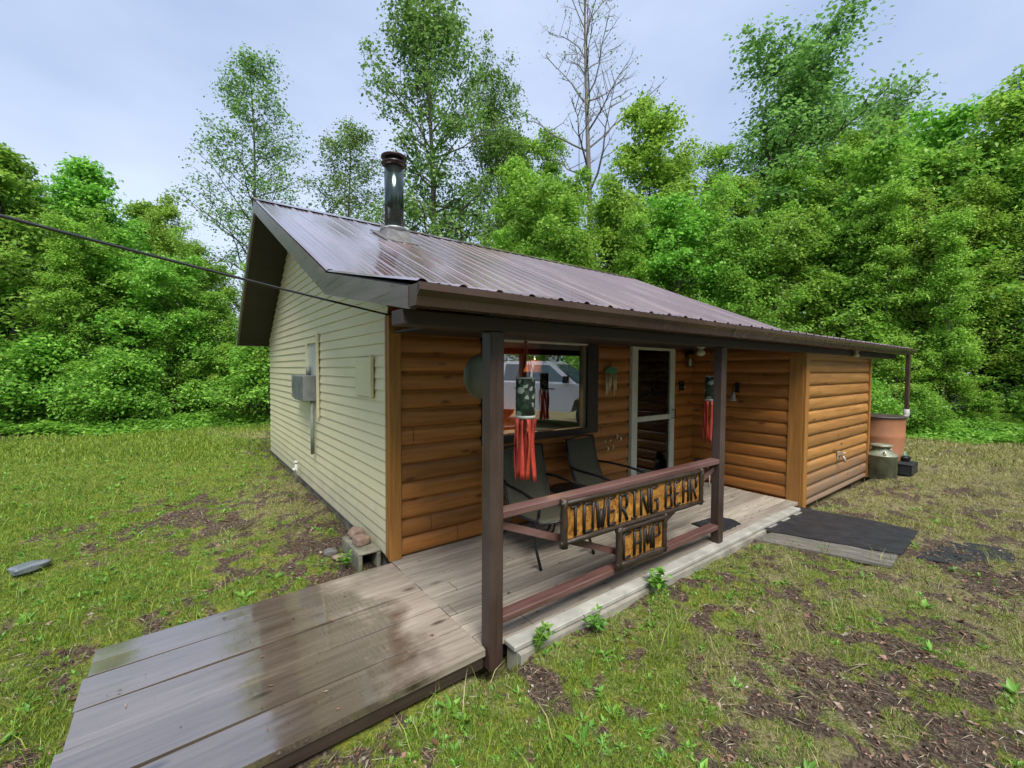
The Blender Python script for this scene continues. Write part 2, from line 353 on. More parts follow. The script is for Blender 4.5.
# backing walls give the shell its thickness
mb=MB(); poly=[(YF+.02,0),(YR-.01,0),(YR-.01,roofz(YR)-.2),(RY,RZ-.22),(YF+.02,roofz(YF)-.2)]
mb.prism(poly,X0+.002,X0+.10); mb.prism(poly,X1-.10,X1-.002); mb.box(X0+.1,YR-.1,0,X1-.1,YR-.011,2.2); mb.build('wall_framing',W['siding'],cabin)
mb=MB(); mb.box(X0+.1,7.2,-.02,X1-.1,7.25,2.42); mb.build('interior_wall',W['interior'],cabin)
mb=MB(); mb.box(X0+.1,YF+.14,-.03,X1-.1,7.2,0.0); mb.build('interior_floor',W['deck'],cabin)
mb=MB(); mb.box(X0+.1,YF+.14,2.26,X1-.1,7.2,2.30); mb.build('interior_ceiling',W['interior'],cabin)
MB().box(X0+.101,YF+.15,0,X0+.12,7.19,2.25).build('interior_side_wall',W['interior'],cabin); MB().box(6.55,YF+.15,0,6.6,7.19,2.25).build('interior_side_wall',W['interior'],cabin)
mb=MB(); mb.box(X0+.03,3.9,-.2,X1-.03,YR-.03,.05); mb.build('foundation',W['conc'],cabin)
def logs(mb,a0,a1,z0,z1,at,axis='x',out=-1,h=.1667,r=.035):
    """half-log boards running along an axis on the plane 'at'"""
    k0=int(math.floor(z0/h)); N=9
    zs=[]
    k=k0
    while k*h<z1:
        for i in range(N+1):
            z=k*h+i*h/N
            if z<z0-1e-6 or z>z1+1e-6: continue
            t=i/N*2-1; off=r*math.sqrt(max(0,1-abs(t)**2.6)); zs.append((z,off))
        k+=1
    zs=[(z0,zs[0][1])]+zs+[(z1,zs[-1][1])]
    n=max(2,int((a1-a0)/.25)); vs=[];fs=[]
    for z,off in zs:
        for j in range(n+1):
            a=a0+(a1-a0)*j/n; w=.0022*math.sin(a*3.1+z*40)+.0015*math.sin(a*9+z*11)
            p=at+out*(off+w); vs.append((a,p,z) if axis=='x' else (p,a,z))
    m=len(zs)
    for i in range(m-1):
        for j in range(n): fs.append((i*(n+1)+j,i*(n+1)+j+1,(i+1)*(n+1)+j+1,(i+1)*(n+1)+j))
    mb.add(vs,fs,True)
# front wall round the window (x 2.40-4.18, z .96-2.03) and door (x 4.76-5.78)
mb=MB()
logs(mb,X0+.09,2.40,0,2.12,YF); logs(mb,2.40,4.12,0,.93,YF); logs(mb,4.12,4.76,0,2.12,YF); logs(mb,5.78,XS2,0,2.12,YF); 
mb.build('front_log_wall',W['log'],cabin)
mb=MB()
for a,b,c,d in ((X0+.01,2.41,0,2.3),(2.41,4.10,0,.93),(2.41,4.10,2.08,2.3),(4.10,4.77,0,2.3),(4.77,5.77,2.08,2.3),(5.77,XS2+.3,0,2.3)): mb.box(a,YF+.003,c,b,YF+.13,d)
mb.build('front_wall_framing',W['interior'],cabin)
mb=MB(); logs(mb,YS2+.12,YF-.01,-.06,2.05,XS2,'y',-1); mb.build('entry_side_wall',W['logy'],cabin)
mb=MB(); logs(mb,XS2+.06,X1-.05,-.06,2.0,YS2); mb.build('storage_log_wall',W['logworn'],cabin)
mb=MB(); mb.box(XS2+.004,YS2+.004,-.1,X1-.004,YF-.02,2.03); mb.build('storage_room_framing',W['logworn'],cabin)
for q in ((X0-.018,YF-.055,-.0,X0+.095,YF-.01,2.16),(X0-.022,YF-.008,0.02,X0-.002,YF+.03,2.16),(XS2-.045,YS2-.02,-.08,XS2-.006,YS2+.15,2.0),(XS2-.04,YS2-.05,-.08,XS2+.07,YS2-.022,2.0),(X1-.05,YS2-.055,-.08,X1+.02,YS2-.01,2.0)):
    MB().bbox(*q).build('corner_board',W['logtrim'],cabin)
mb=MB(); mb.bbox(XS2+.07,YS2-.05,1.90,X1-.05,YS2-.036,2.0); mb.build('wall_top_trim',W['logworn'],cabin)
# picture window
win=MB().bbox(2.40,YF-.06,.92,2.60,YF+.02,2.09).build('picture_window',W['dark'],cabin)
MB().bbox(3.93,YF-.06,.92,4.12,YF+.02,2.09).build('side_casing',W['dark'],win); MB().bbox(2.60,YF-.06,.92,3.93,YF+.02,1.0).build('window_sill',W['dark'],win)
MB().bbox(2.602,YF-.058,1.99,3.928,YF+.03,2.09).build('window_header',W['white'],win)
SP=simple('taupe_sash_paint',(.13,.115,.085),.5,0,.1,10,.05)
MB().box(2.601,YF-.03,1.001,2.635,YF+.05,1.989).build('sash',SP,win); MB().box(3.885,YF-.03,1.001,3.929,YF+.05,1.989).build('sash',SP,win)
def glass(name,refl,tint=(.9,.93,.9),fk=1.2):
    m=M(name); t=m.n.new('ShaderNodeBsdfTransparent'); t.inputs[0].default_value=(*tint,1); gl=m.n.new('ShaderNodeBsdfGlossy'); gl.inputs['Roughness'].default_value=.003
    fr=m.n.new('ShaderNodeFresnel'); fr.inputs['IOR'].default_value=1.5; fac=m.math('ADD',m.math('MULTIPLY',fr.outputs[0],fk),refl,clamp=True)
    mx=m.n.new('ShaderNodeMixShader'); m.L(fac,mx.inputs[0]); m.L(t.outputs[0],mx.inputs[1]); m.L(gl.outputs[0],mx.inputs[2]); m.L(mx.outputs[0],m.n['Material Output'].inputs[0]); return m.m
W['glass']=glass('window_glass',.42); W['dglass']=glass('storm_door_glass',.0,(.5,.55,.55),.6)
mb=MB(); mb.box(2.634,YF+.008,1.001,3.886,YF+.014,1.989); mb.build('pane',W['glass'],win)
# storm door
sd=MB(); fx0,fx1=4.77,5.77
for a,b,c,d in ((fx0,fx0+.12,.02,2.07),(fx1-.11,fx1,.02,2.07),(fx0+.12,fx1-.11,1.97,2.07),(fx0+.12,fx1-.11,.99,1.06),(fx0+.12,fx1-.11,.04,.22)): sd.bbox(a,YF-.075,c,b,YF-.02,d)
door=sd.build('storm_door',W['white'],cabin)
mb=MB(); mb.box(fx0+.12,YF-.05,.22,fx1-.11,YF-.044,.99); mb.box(fx0+.12,YF-.05,1.06,fx1-.11,YF-.044,1.97); mb.build('pane',W['dglass'],door)
mb=MB(); mb.bbox(fx0+.02,YF+.02,.02,fx1-.02,YF+.06,2.06); 
for a,b,c,d in ((4.95,5.2,.3,.85),(5.33,5.6,.3,.85)): mb.bbox(a,YF+.012,c,b,YF+.02,d)
mb.build('inner_door',simple('dark_green_door_paint',(.012,.022,.020),.4,0,.2,5,.05),door)
mb=MB()
for k in range(13):
    a0,a1=math.pi*k/13,math.pi*(k+1)/13; mb.bar((5.27+.28*math.cos(a0),YF+.012,1.56+.28*math.sin(a0)),(5.27+.28*math.cos(a1),YF+.012,1.56+.28*math.sin(a1)),.012,.016,(0,1,0))
for a in (30,70,110,150): mb.bar((5.27,YF+.012,1.56),(5.27+.28*math.cos(R(a)),YF+.012,1.56+.28*math.sin(R(a))),.01,.012,(0,1,0))
mb.bar((4.98,YF+.012,1.56),(5.56,YF+.012,1.56),.012,.014,(0,1,0)); mb.build('fan_light',simple('grey_fan_light_bars',(.10,.12,.12),.5),door)
mb=MB(); mb.tube([(5.70,YF-.08,1.0),(5.70,YF-.13,1.0),(5.70,YF-.13,1.12),(5.70,YF-.08,1.12)],.008); mb.build('handle',W['black'],door)
# deck and sill
mb=MB(); y=2.02+.142; k=0
while y<YF-.02:
    e=min(y+.131,YF-.01); jx=[X0-.0+random.uniform(-.006,.008), 3.2+random.uniform(-1,2), XS2-.05 if y>2.16 else 6.03]
    zz=random.uniform(-.003,.002)
    mb.bbox(jx[0],y,-.04,jx[1]-.002,e,zz,.003); mb.bbox(jx[1]+.002,y,-.04,jx[2],e,zz-.001,.003); y+=.142; k+=1
deck=mb.build('porch_deck',W['deck'],cabin)
mb=MB(); mb.box(X0+.02,2.2,-.14,XS2-.06,YF,-.045); mb.build('deck_frame',W['dark'],cabin)
mb=MB(); n=44; top=[];bot=[]
for i in range(n+1):
    x=1.62+(6.10-1.62)*i/n; top.append((x,2.035-.045*fbm(x*1.7,0.3,8)+.02))
mb.prism([(1.62,2.155),(6.10,2.155)]+[(x,y-.01) for x,y in top[::-1]],-.2,-.045,'z')
mb.build('concrete_footing',W['conc'],cabin)
mb=MB(); mb.bbox(1.60,2.05,-.04,6.08,2.158,-.004,.006); mb.build('deck_edge_board',simple('grey_white_edge_board',(.33,.32,.28),.6,0,.3,5,.4),cabin)
# posts, beam, railing
def post(x0,x1,y0,y1,zb,zt):
    mb=MB(); mb.bbox(x0,y0,zb,x1,y1,zt,.008); return mb.build('porch_post',W['post'],cabin)
post(1.45,1.55,2.10,2.20,-.13,1.925); post(4.165,4.255,2.10,2.19,-.05,1.925)
mb=MB(); mb.bbox(.90,2.095,1.925,PX1-.2,2.24,2.005,.005); mb.build('porch_beam',W['beam'],cabin)
rail=MB().bbox(1.552,2.105,.785,4.163,2.20,.832,.006).build('porch_railing',W['rail'],cabin)
MB().bbox(1.552,2.105,.135,4.163,2.195,.18,.006).build('bottom_rail',W['rail'],rail)
MB().bar((1.56,2.17,.735),(2.86,2.17,.205),.035,.045).build('diagonal_brace',W['rail'],rail); MB().bar((4.15,2.17,.735),(2.90,2.17,.205),.035,.045).build('diagonal_brace',W['rail'],rail)
# roof
def ribbed(x0,x1,pa,pb,name,parent,mat=None,pitch=.2286):
    prof=[];x=x0
    while x<x1:
        for dx,h in ((0,0),(.018,.013),(.040,.013),(.058,0),(.105,0),(.112,.004),(.122,.004),(.129,0),(.165,0),(.172,.004),(.182,.004),(.189,0)):
            if x+dx<=x1: prof.append((x+dx,h))
        x+=pitch
    prof.append((x1,0)); n=len(prof); vs=[]
    seg=6
    for s in range(seg+1):
        t=s/seg; yy=pa[0]+(pb[0]-pa[0])*t; zz=pa[1]+(pb[1]-pa[1])*t
        for px,h in prof: vs.append((px,yy,zz+h+.0025*math.sin(px*5+yy*2.3)))
    fs=[(s*n+i,s*n+i+1,(s+1)*n+i+1,(s+1)*n+i) for s in range(seg) for i in range(n-1)]
    mb=MB(); mb.add(vs,fs)
    # thickness at the lower edge
    return mb.build(name,mat or W['roof'],parent)
soff=MB(); T=.155
soff.prism([(EY,EZ-.006),(RY,RZ-.006),(BY-.02,BZ-.006),(BY-.02,BZ-T),(RY,RZ-T),(EY,EZ-T)],RX0+.03,RX1-.03)
soff.prism([(PY+.02,PZ-.006),(EY-.004,EZ-.008),(EY-.004,EZ-T),(PY+.02,PZ-.09)],RX0+.03,PX1-.03)
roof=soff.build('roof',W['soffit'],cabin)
ribbed(RX0,RX1,(EY-.03,EZ-.004),(RY,RZ+.004),'metal_sheet',roof)
ribbed(RX0,RX1,(BY,BZ),(RY,RZ+.004),'metal_sheet',roof)
ribbed(RX0,PX1,(PY-.045,PZ+.002),(EY+.03,EZ+.002),'metal_sheet',roof)
for x,o in ((RX0-.002,0),(RX1+.002,1)):
    a,b=(x,x+.03) if not o else (x-.03,x)
    MB().prism([(EY+.0,EZ-.01),(RY,RZ-.01),(RY,RZ-.185),(EY+.0,EZ-.185)],a,b).build('rake_fascia',W['fascia'],roof)
    MB().prism([(RY+.001,RZ-.01),(BY,BZ-.01),(BY,BZ-.17),(RY+.001,RZ-.185)],a,b).build('rake_fascia',W['fascia'],roof)
for a,b in ((RX0-.002,RX0+.028),(PX1-.03,PX1)): MB().prism([(PY+.03,PZ-.012),(EY-.003,EZ-.016),(EY-.003,EZ-.185),(PY+.03,PZ-.125)],a,b).build('rake_fascia',W['fascia'],roof)
mb=MB(); mb.box(RX0+.03,BY-.019,BZ-.17,RX1-.03,BY+.0,BZ-.012); mb.build('rear_fascia',W['fascia'],roof)
mb=MB(); mb.add([(RX0-.01,RY-.16,RZ-.045),(RX1+.01,RY-.16,RZ-.045),(RX1+.01,RY,RZ+.035),(RX0-.01,RY,RZ+.035),(RX0-.01,RY+.14,RZ-.055),(RX1+.01,RY+.14,RZ-.055)],[(0,1,2,3),(3,2,5,4)]); mb.build('ridge_cap',W['roof'],roof)
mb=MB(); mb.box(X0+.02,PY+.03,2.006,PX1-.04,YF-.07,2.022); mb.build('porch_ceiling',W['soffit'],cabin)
# gutter: moulded profile along x
gp=[(PY+.015,PZ-.015),(PY-.10,PZ-.018),(PY-.115,PZ-.03),(PY-.112,PZ-.05),(PY-.085,PZ-.075),(PY-.07,PZ-.115),(PY+.015,PZ-.115)]
gp=[(PY+.012,PZ-.010),(PY+.008,PZ-.010),(PY+.008,PZ-.108),(PY-.066,PZ-.108),(PY-.080,PZ-.070),(PY-.106,PZ-.045),(PY-.108,PZ-.022),(PY-.100,PZ-.022),(PY-.100,PZ-.014),(PY-.116,PZ-.014),(PY-.116,PZ-.048),(PY-.088,PZ-.076),(PY-.074,PZ-.118),(PY+.012,PZ-.118)]
mb=MB(); mb.prism(gp,RX0-.02,PX1+.03); mb.prism([(a,b) for a,b in gp[3:5]+[(PY-.10,PZ-.016),(PY+.008,PZ-.016),(PY+.008,PZ-.108)]],RX0-.018,RX0-.01); mb.prism([(a,b) for a,b in gp[3:5]+[(PY-.10,PZ-.016),(PY+.008,PZ-.016),(PY+.008,PZ-.108)]],PX1+.02,PX1+.028)
for x in (3.9,6.9,9.3): mb.prism([(a-.002 if i>8 else a,b-(.002 if i>8 else 0)) for i,(a,b) in enumerate(gp)],x,x+.06)
gut=mb.build('gutter',W['gutter'],cabin)
dx,dy=10.62,1.92
mb=MB(); mb.bbox(dx-.035,dy-.03,.93,dx+.045,dy+.03,2.0,.006); mb.build('downspout',W['gutter'],gut)
mb=MB(); mb.tube([(dx+.005,dy,1.0),(dx+.005,dy,.9),(dx-.04,dy+.02,.82),(dx-.1,dy+.06,.80)],.048,12); mb.build('spout_elbow',simple('dull_white_plastic',(.34,.35,.33),.5),gut)
# chimney
cx,cy=2.50,6.10; cz=roofz(cy)
ch=MB(); ch.lathe([(.135,.10),(.135,1.13)],(cx,cy,cz),28); chim=ch.build('chimney',W['pipe'],cabin)
mb=MB(); sl=(RZ-EZ)/(RY-EY)
mb.add([(cx-.25,cy-.30,cz-.30*sl+.012),(cx+.25,cy-.30,cz-.30*sl+.012),(cx+.25,cy+.28,cz+.28*sl+.02),(cx-.25,cy+.28,cz+.28*sl+.02),
        (cx-.25,cy-.30,cz-.30*sl+.03),(cx+.25,cy-.30,cz-.30*sl+.03),(cx+.25,cy+.28,cz+.28*sl+.04),(cx-.25,cy+.28,cz+.28*sl+.04)],[(0,3,2,1),(4,5,6,7),(0,1,5,4),(1,2,6,5),(2,3,7,6),(3,0,4,7)])
mb.add([(cx-.20,cy-.20,cz-.20*sl+.025),(cx+.20,cy-.20,cz-.20*sl+.025),(cx+.20,cy+.2,cz+.2*sl+.03),(cx-.20,cy+.2,cz+.2*sl+.03),
        (cx-.165,cy-.165,cz+.09),(cx+.165,cy-.165,cz+.09),(cx+.165,cy+.165,cz+.12),(cx-.165,cy+.165,cz+.12)],[(0,3,2,1),(4,5,6,7),(0,1,5,4),(1,2,6,5),(2,3,7,6),(3,0,4,7)])
mb.build('flashing',simple('dull_lead_flashing',(.16,.155,.15),.5,.2,.4,9),chim)
mb=MB(); mb.lathe([(.137,.16),(.20,.13),(.20,.12),(.165,.085),(.137,.085)],(cx,cy,cz),28); mb.build('storm_collar',W['galv'],chim)
mb=MB(); mb.lathe([(.137,1.02),(.175,1.05),(.18,1.07),(.14,1.09)],(cx,cy,cz),28); mb.lathe([(.10,1.07),(.10,1.155)],(cx,cy,cz),16); mb.lathe([(.16,1.13),(.182,1.145),(.182,1.165),(.11,1.195),(.02,1.205)],(cx,cy,cz),28)
mb.build('cap',simple('dark_rusty_cap',(.045,.030,.028),.35,.6,.4,8,.2),chim)
# gable wall fittings
mb=MB(); x=X0-.02
for a,b,c,d in ((6.56,6.62,1.58,2.10),(5.98,6.04,1.05,2.15),(6.04,6.56,2.03,2.10)): mb.bbox(x-.028,a,c,x,b,d,.004)
nw=mb.build('narrow_window',W['siding'],cabin)
mb=MB(); mb.box(x-.004,6.04,1.60,x+.002,6.56,2.03); mb.build('pane',simple('pale_window_blind',(.48,.48,.42),.4,0,.08,4,0),nw)
mb=MB(); mb.bbox(x-.16,6.15,1.26,x+.0,6.70,1.60,.008); mbx=mb.build('meter_box',W['plastic'],cabin)
mb=MB(); mb.bbox(x-.17,6.16,1.275,x-.161,6.42,1.585,.003); mb.bbox(x-.175,6.44,1.275,x-.161,6.69,1.585,.003); mb.build('cover',simple('weathered_cover_plastic',(.13,.14,.13),.5,0,.35,14,.05),mbx)
mb=MB(); mb.bbox(x-.13,6.701,1.27,x-.01,7.05,1.60,.006); mb.lathe([(.09,0),(.09,.03),(.07,.05),(.02,.055)],(x-.13,6.88,1.44),18,True,'x'); mb.build('electric_meter',W['galv'],mbx)
mb=MB(); mb.tube([(x-.04,6.20,1.26),(x-.04,6.20,.55)],.024,10); mb.tube([(x-.05,6.35,1.60),(x-.05,6.35,1.72)],.03,10); mb.build('conduit',simple('grey_green_conduit',(.22,.24,.19),.5),mbx)
mb=MB(); mb.bbox(x-.022,4.0,1.43,x,4.46,1.80,.006); mb.bbox(x-.034,3.985,1.42,x-.0,4.02,1.82,.004); mb.build('wall_vent',W['siding'],cabin)
# lamps, faucet, round things on the porch
ln=MB(); ln.bbox(6.03,YF-.13,1.99,6.15,YF-.03,2.005,.003); ln.lathe([(.065,.0),(.02,.06)],(6.09,YF-.12,1.93),6,False); ln.lathe([(.05,0),(.055,.01)],(6.09,YF-.12,1.74),6,False)
for k in range(6): a=k*math.pi/3; ln.tube([(6.09+.05*math.cos(a),YF-.12+.05*math.sin(a),1.745),(6.09+.05*math.cos(a),YF-.12+.05*math.sin(a),1.935)],.005,5)
ln.bar((6.09,YF-.02,1.9),(6.09,YF-.1,1.95),.02,.02)
lant=ln.build('wall_lantern',W['black'],cabin)
mb=MB(); mb.lathe([(.02,0),(.03,.03),(.03,.09),(.012,.12)],(6.09,YF-.12,1.755),12); mb.build('lamp_glass',W['bulb'],lant)
mb=MB(); mb.lathe([(.05,0),(.05,-.02),(.03,-.03)],(5.38,3.0,2.006),16); fl=mb.build('porch_lamp',W['white'],cabin)
mb=MB(); mb.lathe([(.02,0),(.045,-.03),(.055,-.06),(.04,-.085),(.01,-.095)],(5.38,3.0,1.976),16); mb.build('bulb',W['bulb'],fl)
mb=MB(); mb.lathe([(.035,0),(.035,-.015)],(8.12,2.06,2.0),12); mb.lathe([(.015,-.015),(.02,-.03),(.04,-.07),(.03,-.09),(.01,-.095)],(8.12,2.06,2.0),14); mb.build('eave_lamp',W['bulb'],cabin)
mb=MB(); mb.tube([(7.66,YS2-.03,.46),(7.66,YS2-.09,.46),(7.66,YS2-.12,.42),(7.66,YS2-.12,.37)],.017,8); mb.lathe([(.035,0),(.035,.012)],(7.66,YS2-.105,.50),10); mb.bbox(7.61,YS2-.05,.40,7.71,YS2-.036,.52,.003); mb.build('hose_faucet',simple('dull_faucet_metal',(.45,.40,.36),.4,.4),cabin)
mb=MB(); mb.tube([(5.98,YF-.04,1.45),(5.98,YF-.09,1.45)],.03,10); mb.bbox(5.93,YF-.06,1.39,6.05,YF-.036,1.53,.004); db=mb.build('door_chime_box',W['black'],cabin)
mb=MB(); mb.lathe([(.014,0),(.01,-.012)],(5.985,YF-.095,1.45),8,True,'y'); mb.build('button',W['bulb'],db)
# ------------------------------------------------------------------ ramp
rampt=thing('wooden_ramp','low wet plank ramp leading up to the porch deck','ramp',(.5,2.9,0))
wid=.296
stag=[.0,-.015,.01,.0,.02]; gaps=[0,.004,0,.006,.014]
for i in range(5):
    y0=2.135+i*wid; mb=MB(); xa=-.46+stag[i]; xb=X0-.008
    nseg=10; 
    for (a,b) in ((y0+.003,y0+wid-.005-(.010 if i in(0,2) else 0)),):
        c=.004; vs=[];fs=[]
        for s in range(nseg+1):
            t=s/nseg; xx=xa+(xb-xa)*t; zt=-.035*(1-t)+.004*math.sin(xx*2.2+i*2)*(1 if i!=4 else .5); cup=.0006
            c=.0008; ring=[(a,zt-.042),(a,zt-c),(a+c,zt+cup),((a+b)/2,zt-cup),(b-c,zt+cup),(b,zt-c),(b,zt-.042)]
            vs+=[(xx,p[0],p[1]) for p in ring]
        r=7
        for s in range(nseg):
            for k in range(r): fs.append((s*r+k,s*r+(k+1)%r,(s+1)*r+(k+1)%r,(s+1)*r+k))
        fs.append(tuple(range(r))); fs.append(tuple(nseg*r+k for k in range(r))[::-1]); mb.add(vs,fs)
    mb.build('plank',W['ramp'],rampt)
mb=MB(); mb.bar((-.40,2.165,-.1),(1.43,2.165,-.075),.04,.08); mb.bar((-.40,2.9,-.1),(1.43,2.9,-.075),.04,.08); mb.bar((-.40,3.58,-.1),(1.43,3.58,-.075),.04,.08); mb.build('frame',wood('dark_wet_frame_wood',(.02,.014,.01),(.06,.04,.03),'x',rough=.5).m,rampt)
# ------------------------------------------------------------------ sign
sg=thing('welcome_sign','burl wood sign reading TOWERING BEAR with a CAMP board under it, hung on the railing','sign',(2.9,2.09,.23))
burl=M('orange_burl_board')
v=burl.n.new('ShaderNodeTexVoronoi'); v.inputs['Scale'].default_value=34; burl.L(burl.tc.outputs['Object'],v.inputs['Vector'])
n=burl.noise(11,6,None,.65,1.2)
c=burl.ramp(n,[(.28,(.07,.028,.008)),(.44,(.24,.10,.02)),(.58,(.38,.18,.035)),(.75,(.56,.33,.10))])
burl.inp('Base Color',burl.mix(burl.ramp(v.outputs['Distance'],[(.12,.75),(.38,0)]),c,(.08,.03,.01))); burl.inp('Roughness',.33); burl.bump(n,.3,.006); burl=burl.m
stick=simple('dark_bark_stick',(.016,.011,.008),.5,0,.5,25,.6)
framew=simple('dark_frame_stick',(.032,.020,.013),.45,0,.4,16,.5)
def zt(x,z): return z-(x-2.03)*.016
def board(x0,x1,z0,z1,name):
    mb=MB(); p=[(x0,zt(x0,z0)),(x1,zt(x1,z0)),(x1,zt(x1,z1)),(x0,zt(x0,z1))]; mb.prism(p,2.085,2.11,'y'); b=mb.build(name,burl,sg)
    fr=MB(); w=.021
    def st(a,b_,r0): 
        pts=[]; n=7
        for i in range(n): t=i/(n-1); pts.append((a[0]+(b_[0]-a[0])*t+random.uniform(-.004,.004),2.078+random.uniform(-.003,.003),a[1]+(b_[1]-a[1])*t+random.uniform(-.004,.004)))
        fr.tube(pts,[r0*random.uniform(.85,1.15) for _ in range(n)],7)
    st((x0-.03,zt(x0,z1)-.0),(x1+.03,zt(x1,z1)),.020); st((x0-.03,zt(x0,z0)),(x1+.03,zt(x1,z0)),.020)
    st((x0,zt(x0,z0)-.035),(x0,zt(x0,z1)+.03),.026); st((x1,zt(x1,z0)-.03),(x1,zt(x1,z1)+.03),.024)
    fr.build('stick_frame',framew,b); return b
b1=board(2.035,3.77,.525,.80,'name_board'); b2=board(2.615,3.205,.225,.49,'camp_board')
GL={'T':[(0,6,4,6),(2,0,2,6)],'O':[(0,0,0,6),(4,0,4,6),(0,6,4,6),(0,0,4,0)],'W':[(0,6,1.1,0),(1.1,0,2,4),(2,4,2.9,0),(2.9,0,4,6)],'E':[(0,0,0,6),(0,6,3.4,6),(0,3,2.8,3),(0,0,3.6,0)],
'R':[(0,0,0,6),(0,6,3.4,6),(3.4,6,3.4,3.2),(0,3,3.4,3),(1.4,3,3.8,0)],'I':[(1.8,0,1.8,6),(.4,6,3.2,6),(.4,0,3.2,0)],'N':[(0,0,0,6),(4,0,4,6),(0,6,4,0)],'G':[(0,0,0,6),(0,6,3.6,6),(0,0,3.8,0),(3.8,0,3.8,2.8),(2,2.8,3.8,2.8)],
'B':[(0,0,0,6),(0,6,3.2,6),(3.2,6,3.2,3.2),(0,3.1,3.6,3.1),(3.8,3,3.8,0),(0,0,3.8,0)],'A':[(0,0,0,6),(3.6,0,3.6,6),(0,6,3.6,6),(0,3,3.6,3)],'C':[(0,0,0,6),(0,6,3.6,6),(0,0,3.6,0)],'M':[(0,0,.3,6),(.3,6,2,1.6),(2,1.6,3.7,6),(3.7,6,4,0)],'P':[(0,0,0,6),(0,6,3.4,6),(3.4,6,3.4,3),(0,3,3.4,3)]}
def text(s,x0,x1,zb,h,parent):
    tot=sum(.55 if ch==' ' else 1 for ch in s); adv=(x1-x0)/tot; x=x0; lw=adv*.70
    for ch in s:
        if ch==' ': x+=adv*.55; continue
        mb=MB()
        for a,b,c,d in GL[ch]:
            j=lambda:random.uniform(-.003,.003)
            p=(x+a/4*lw+j(),2.079,zt(x,zb)+b/6*h+j()); q=(x+c/4*lw+j(),2.079,zt(x,zb)+d/6*h+j()); m_=tuple((u+w)/2+j() for u,w in zip(p,q))
            r=.0125 if abs(b-d)>2 else .009
            mb.tube([p,m_,q],[r*random.uniform(.85,1.1) for _ in range(3)],6)
        mb.build('letter',stick,parent); x+=adv
text('TOWERING BEAR',2.10,3.745,.56,.20,b1); text('CAMP',2.675,3.19,.262,.19,b2)

# ------------------------------------------------------------------ windsocks
def camo(name):
    m=M(name); v=m.n.new('ShaderNodeTexVoronoi'); v.inputs['Scale'].default_value=38; m.L(m.tc.outputs['Object'],v.inputs['Vector'])
    s_=m.sep(v.outputs['Color']); m.inp('Base Color',m.ramp(s_[0],[(0,(.012,.03,.018)),(.35,(.03,.07,.035)),(.6,(.30,.36,.30)),(.78,(.015,.02,.018))],'CONSTANT')); m.inp('Roughness',.7); return m.m
CAMO=camo('leaf_print_nylon')
def windsock(x,y,ztop,z1,z0,zend,label,fan=.0):
    t=thing('windsock',label,'windsock',(x,y,z0),'windsocks hanging from the porch beam')
    mb=MB(); r=.066; n=20
    mb.lathe([(r,z0-z0),(r*1.02,(z1-z0)*.5),(r,z1-z0),(r-.004,z1-z0),(r-.004,0)],(x,y,z0),n); mb.build('sleeve',CAMO,t)
    MB().lathe([(r+.003,0),(r+.003,.02)],(x,y,z0),n).build('rim',simple('pale_rim_tape',(.35,.38,.34),.6),t); MB().lathe([(r+.003,0),(r+.003,.012)],(x,y,z1-.012),n).build('rim',simple('pale_rim_tape',(.35,.38,.34),.6),t)
    mb=MB()
    for k in range(4): a=k*math.pi/2+.4; mb.tube([(x+r*math.cos(a),y+r*math.sin(a),z1),(x,y,ztop-.05)],.0022,4)
    mb.tube([(x,y,ztop-.05),(x,y,ztop)],.003,4); mb.lathe([(.001,0),(.014,.01),(.014,.02),(.004,.03)],(x,y,ztop-.06),8); mb.build('cord',simple('brown_red_cord',(.16,.05,.04),.7),t)
    for k in range(9):
        a=2*math.pi*k/9+.2; mb=MB(); w=.015; vs=[];fs=[];m_=9
        l=(z0-zend)*random.uniform(.93,1.0); ph=random.uniform(0,6)
        for i in range(m_+1):
            s=i/m_; rr=r*(1+.10*s)+.007*math.sin(s*5+ph); aa=a+.10*math.sin(s*4+ph)
            cxx,cyy=x+rr*math.cos(aa),y+rr*math.sin(aa); tw=aa+math.pi/2+.5*math.sin(s*3+ph)
            for sgn in (-1,1): vs.append((cxx+sgn*w*math.cos(tw),cyy+sgn*w*math.sin(tw),z0-l*s))
        for i in range(m_): fs.append((2*i,2*i+1,2*i+3,2*i+2))
        mb.add(vs,fs,True); o=mb.build('streamer',W['red'],t); md=o.modifiers.new('s','SOLIDIFY'); md.thickness=.0015
windsock(1.875,2.30,1.925,1.645,1.365,.93,'red-tailed windsock with green leaf print sleeve beside the near porch post')
windsock(4.46,2.36,1.925,1.64,1.375,.92,'red-tailed windsock with green leaf print sleeve beside the far porch post')
# round metal disc, chimes, bells
t=thing('hanging_disc','round grey-green metal disc hanging behind the near porch post','disc',(1.61,2.42,1.65))
mb=MB(); mb.lathe([(.001,-.022),(.10,-.02),(.145,-.004),(.152,0),(.152,.004),(.10,-.014),(.001,-.017)],(1.61,2.42,1.65),40,True,'y'); mb.build('disc',simple('grey_green_disc_metal',(.12,.125,.095),.4,.4,.25,6,.1),t)
mb=MB(); mb.tube([(1.61,2.42,1.80),(1.61,2.30,2.004)],.003,5); mb.build('hanging_cord',W['black'],t)
t=thing('wind_chime','small green-topped wind chime with pale tubes on the wall between window and door','wind chime',(4.33,YF-.06,1.66))
mb=MB(); mb.bbox(4.22,YF-.085,1.655,4.45,YF-.065,1.70,.004); mb.prism([(4.22,1.70),(4.45,1.70),(4.335,1.745)],YF-.08,YF-.07,'y'); mb.build('bar',simple('green_painted_wood',(.05,.20,.10),.5),t)
mb=MB(); mb.tube([(4.335,YF-.075,1.745),(4.335,YF-.05,1.80)],.004,5); mb.build('hanger',W['black'],t)
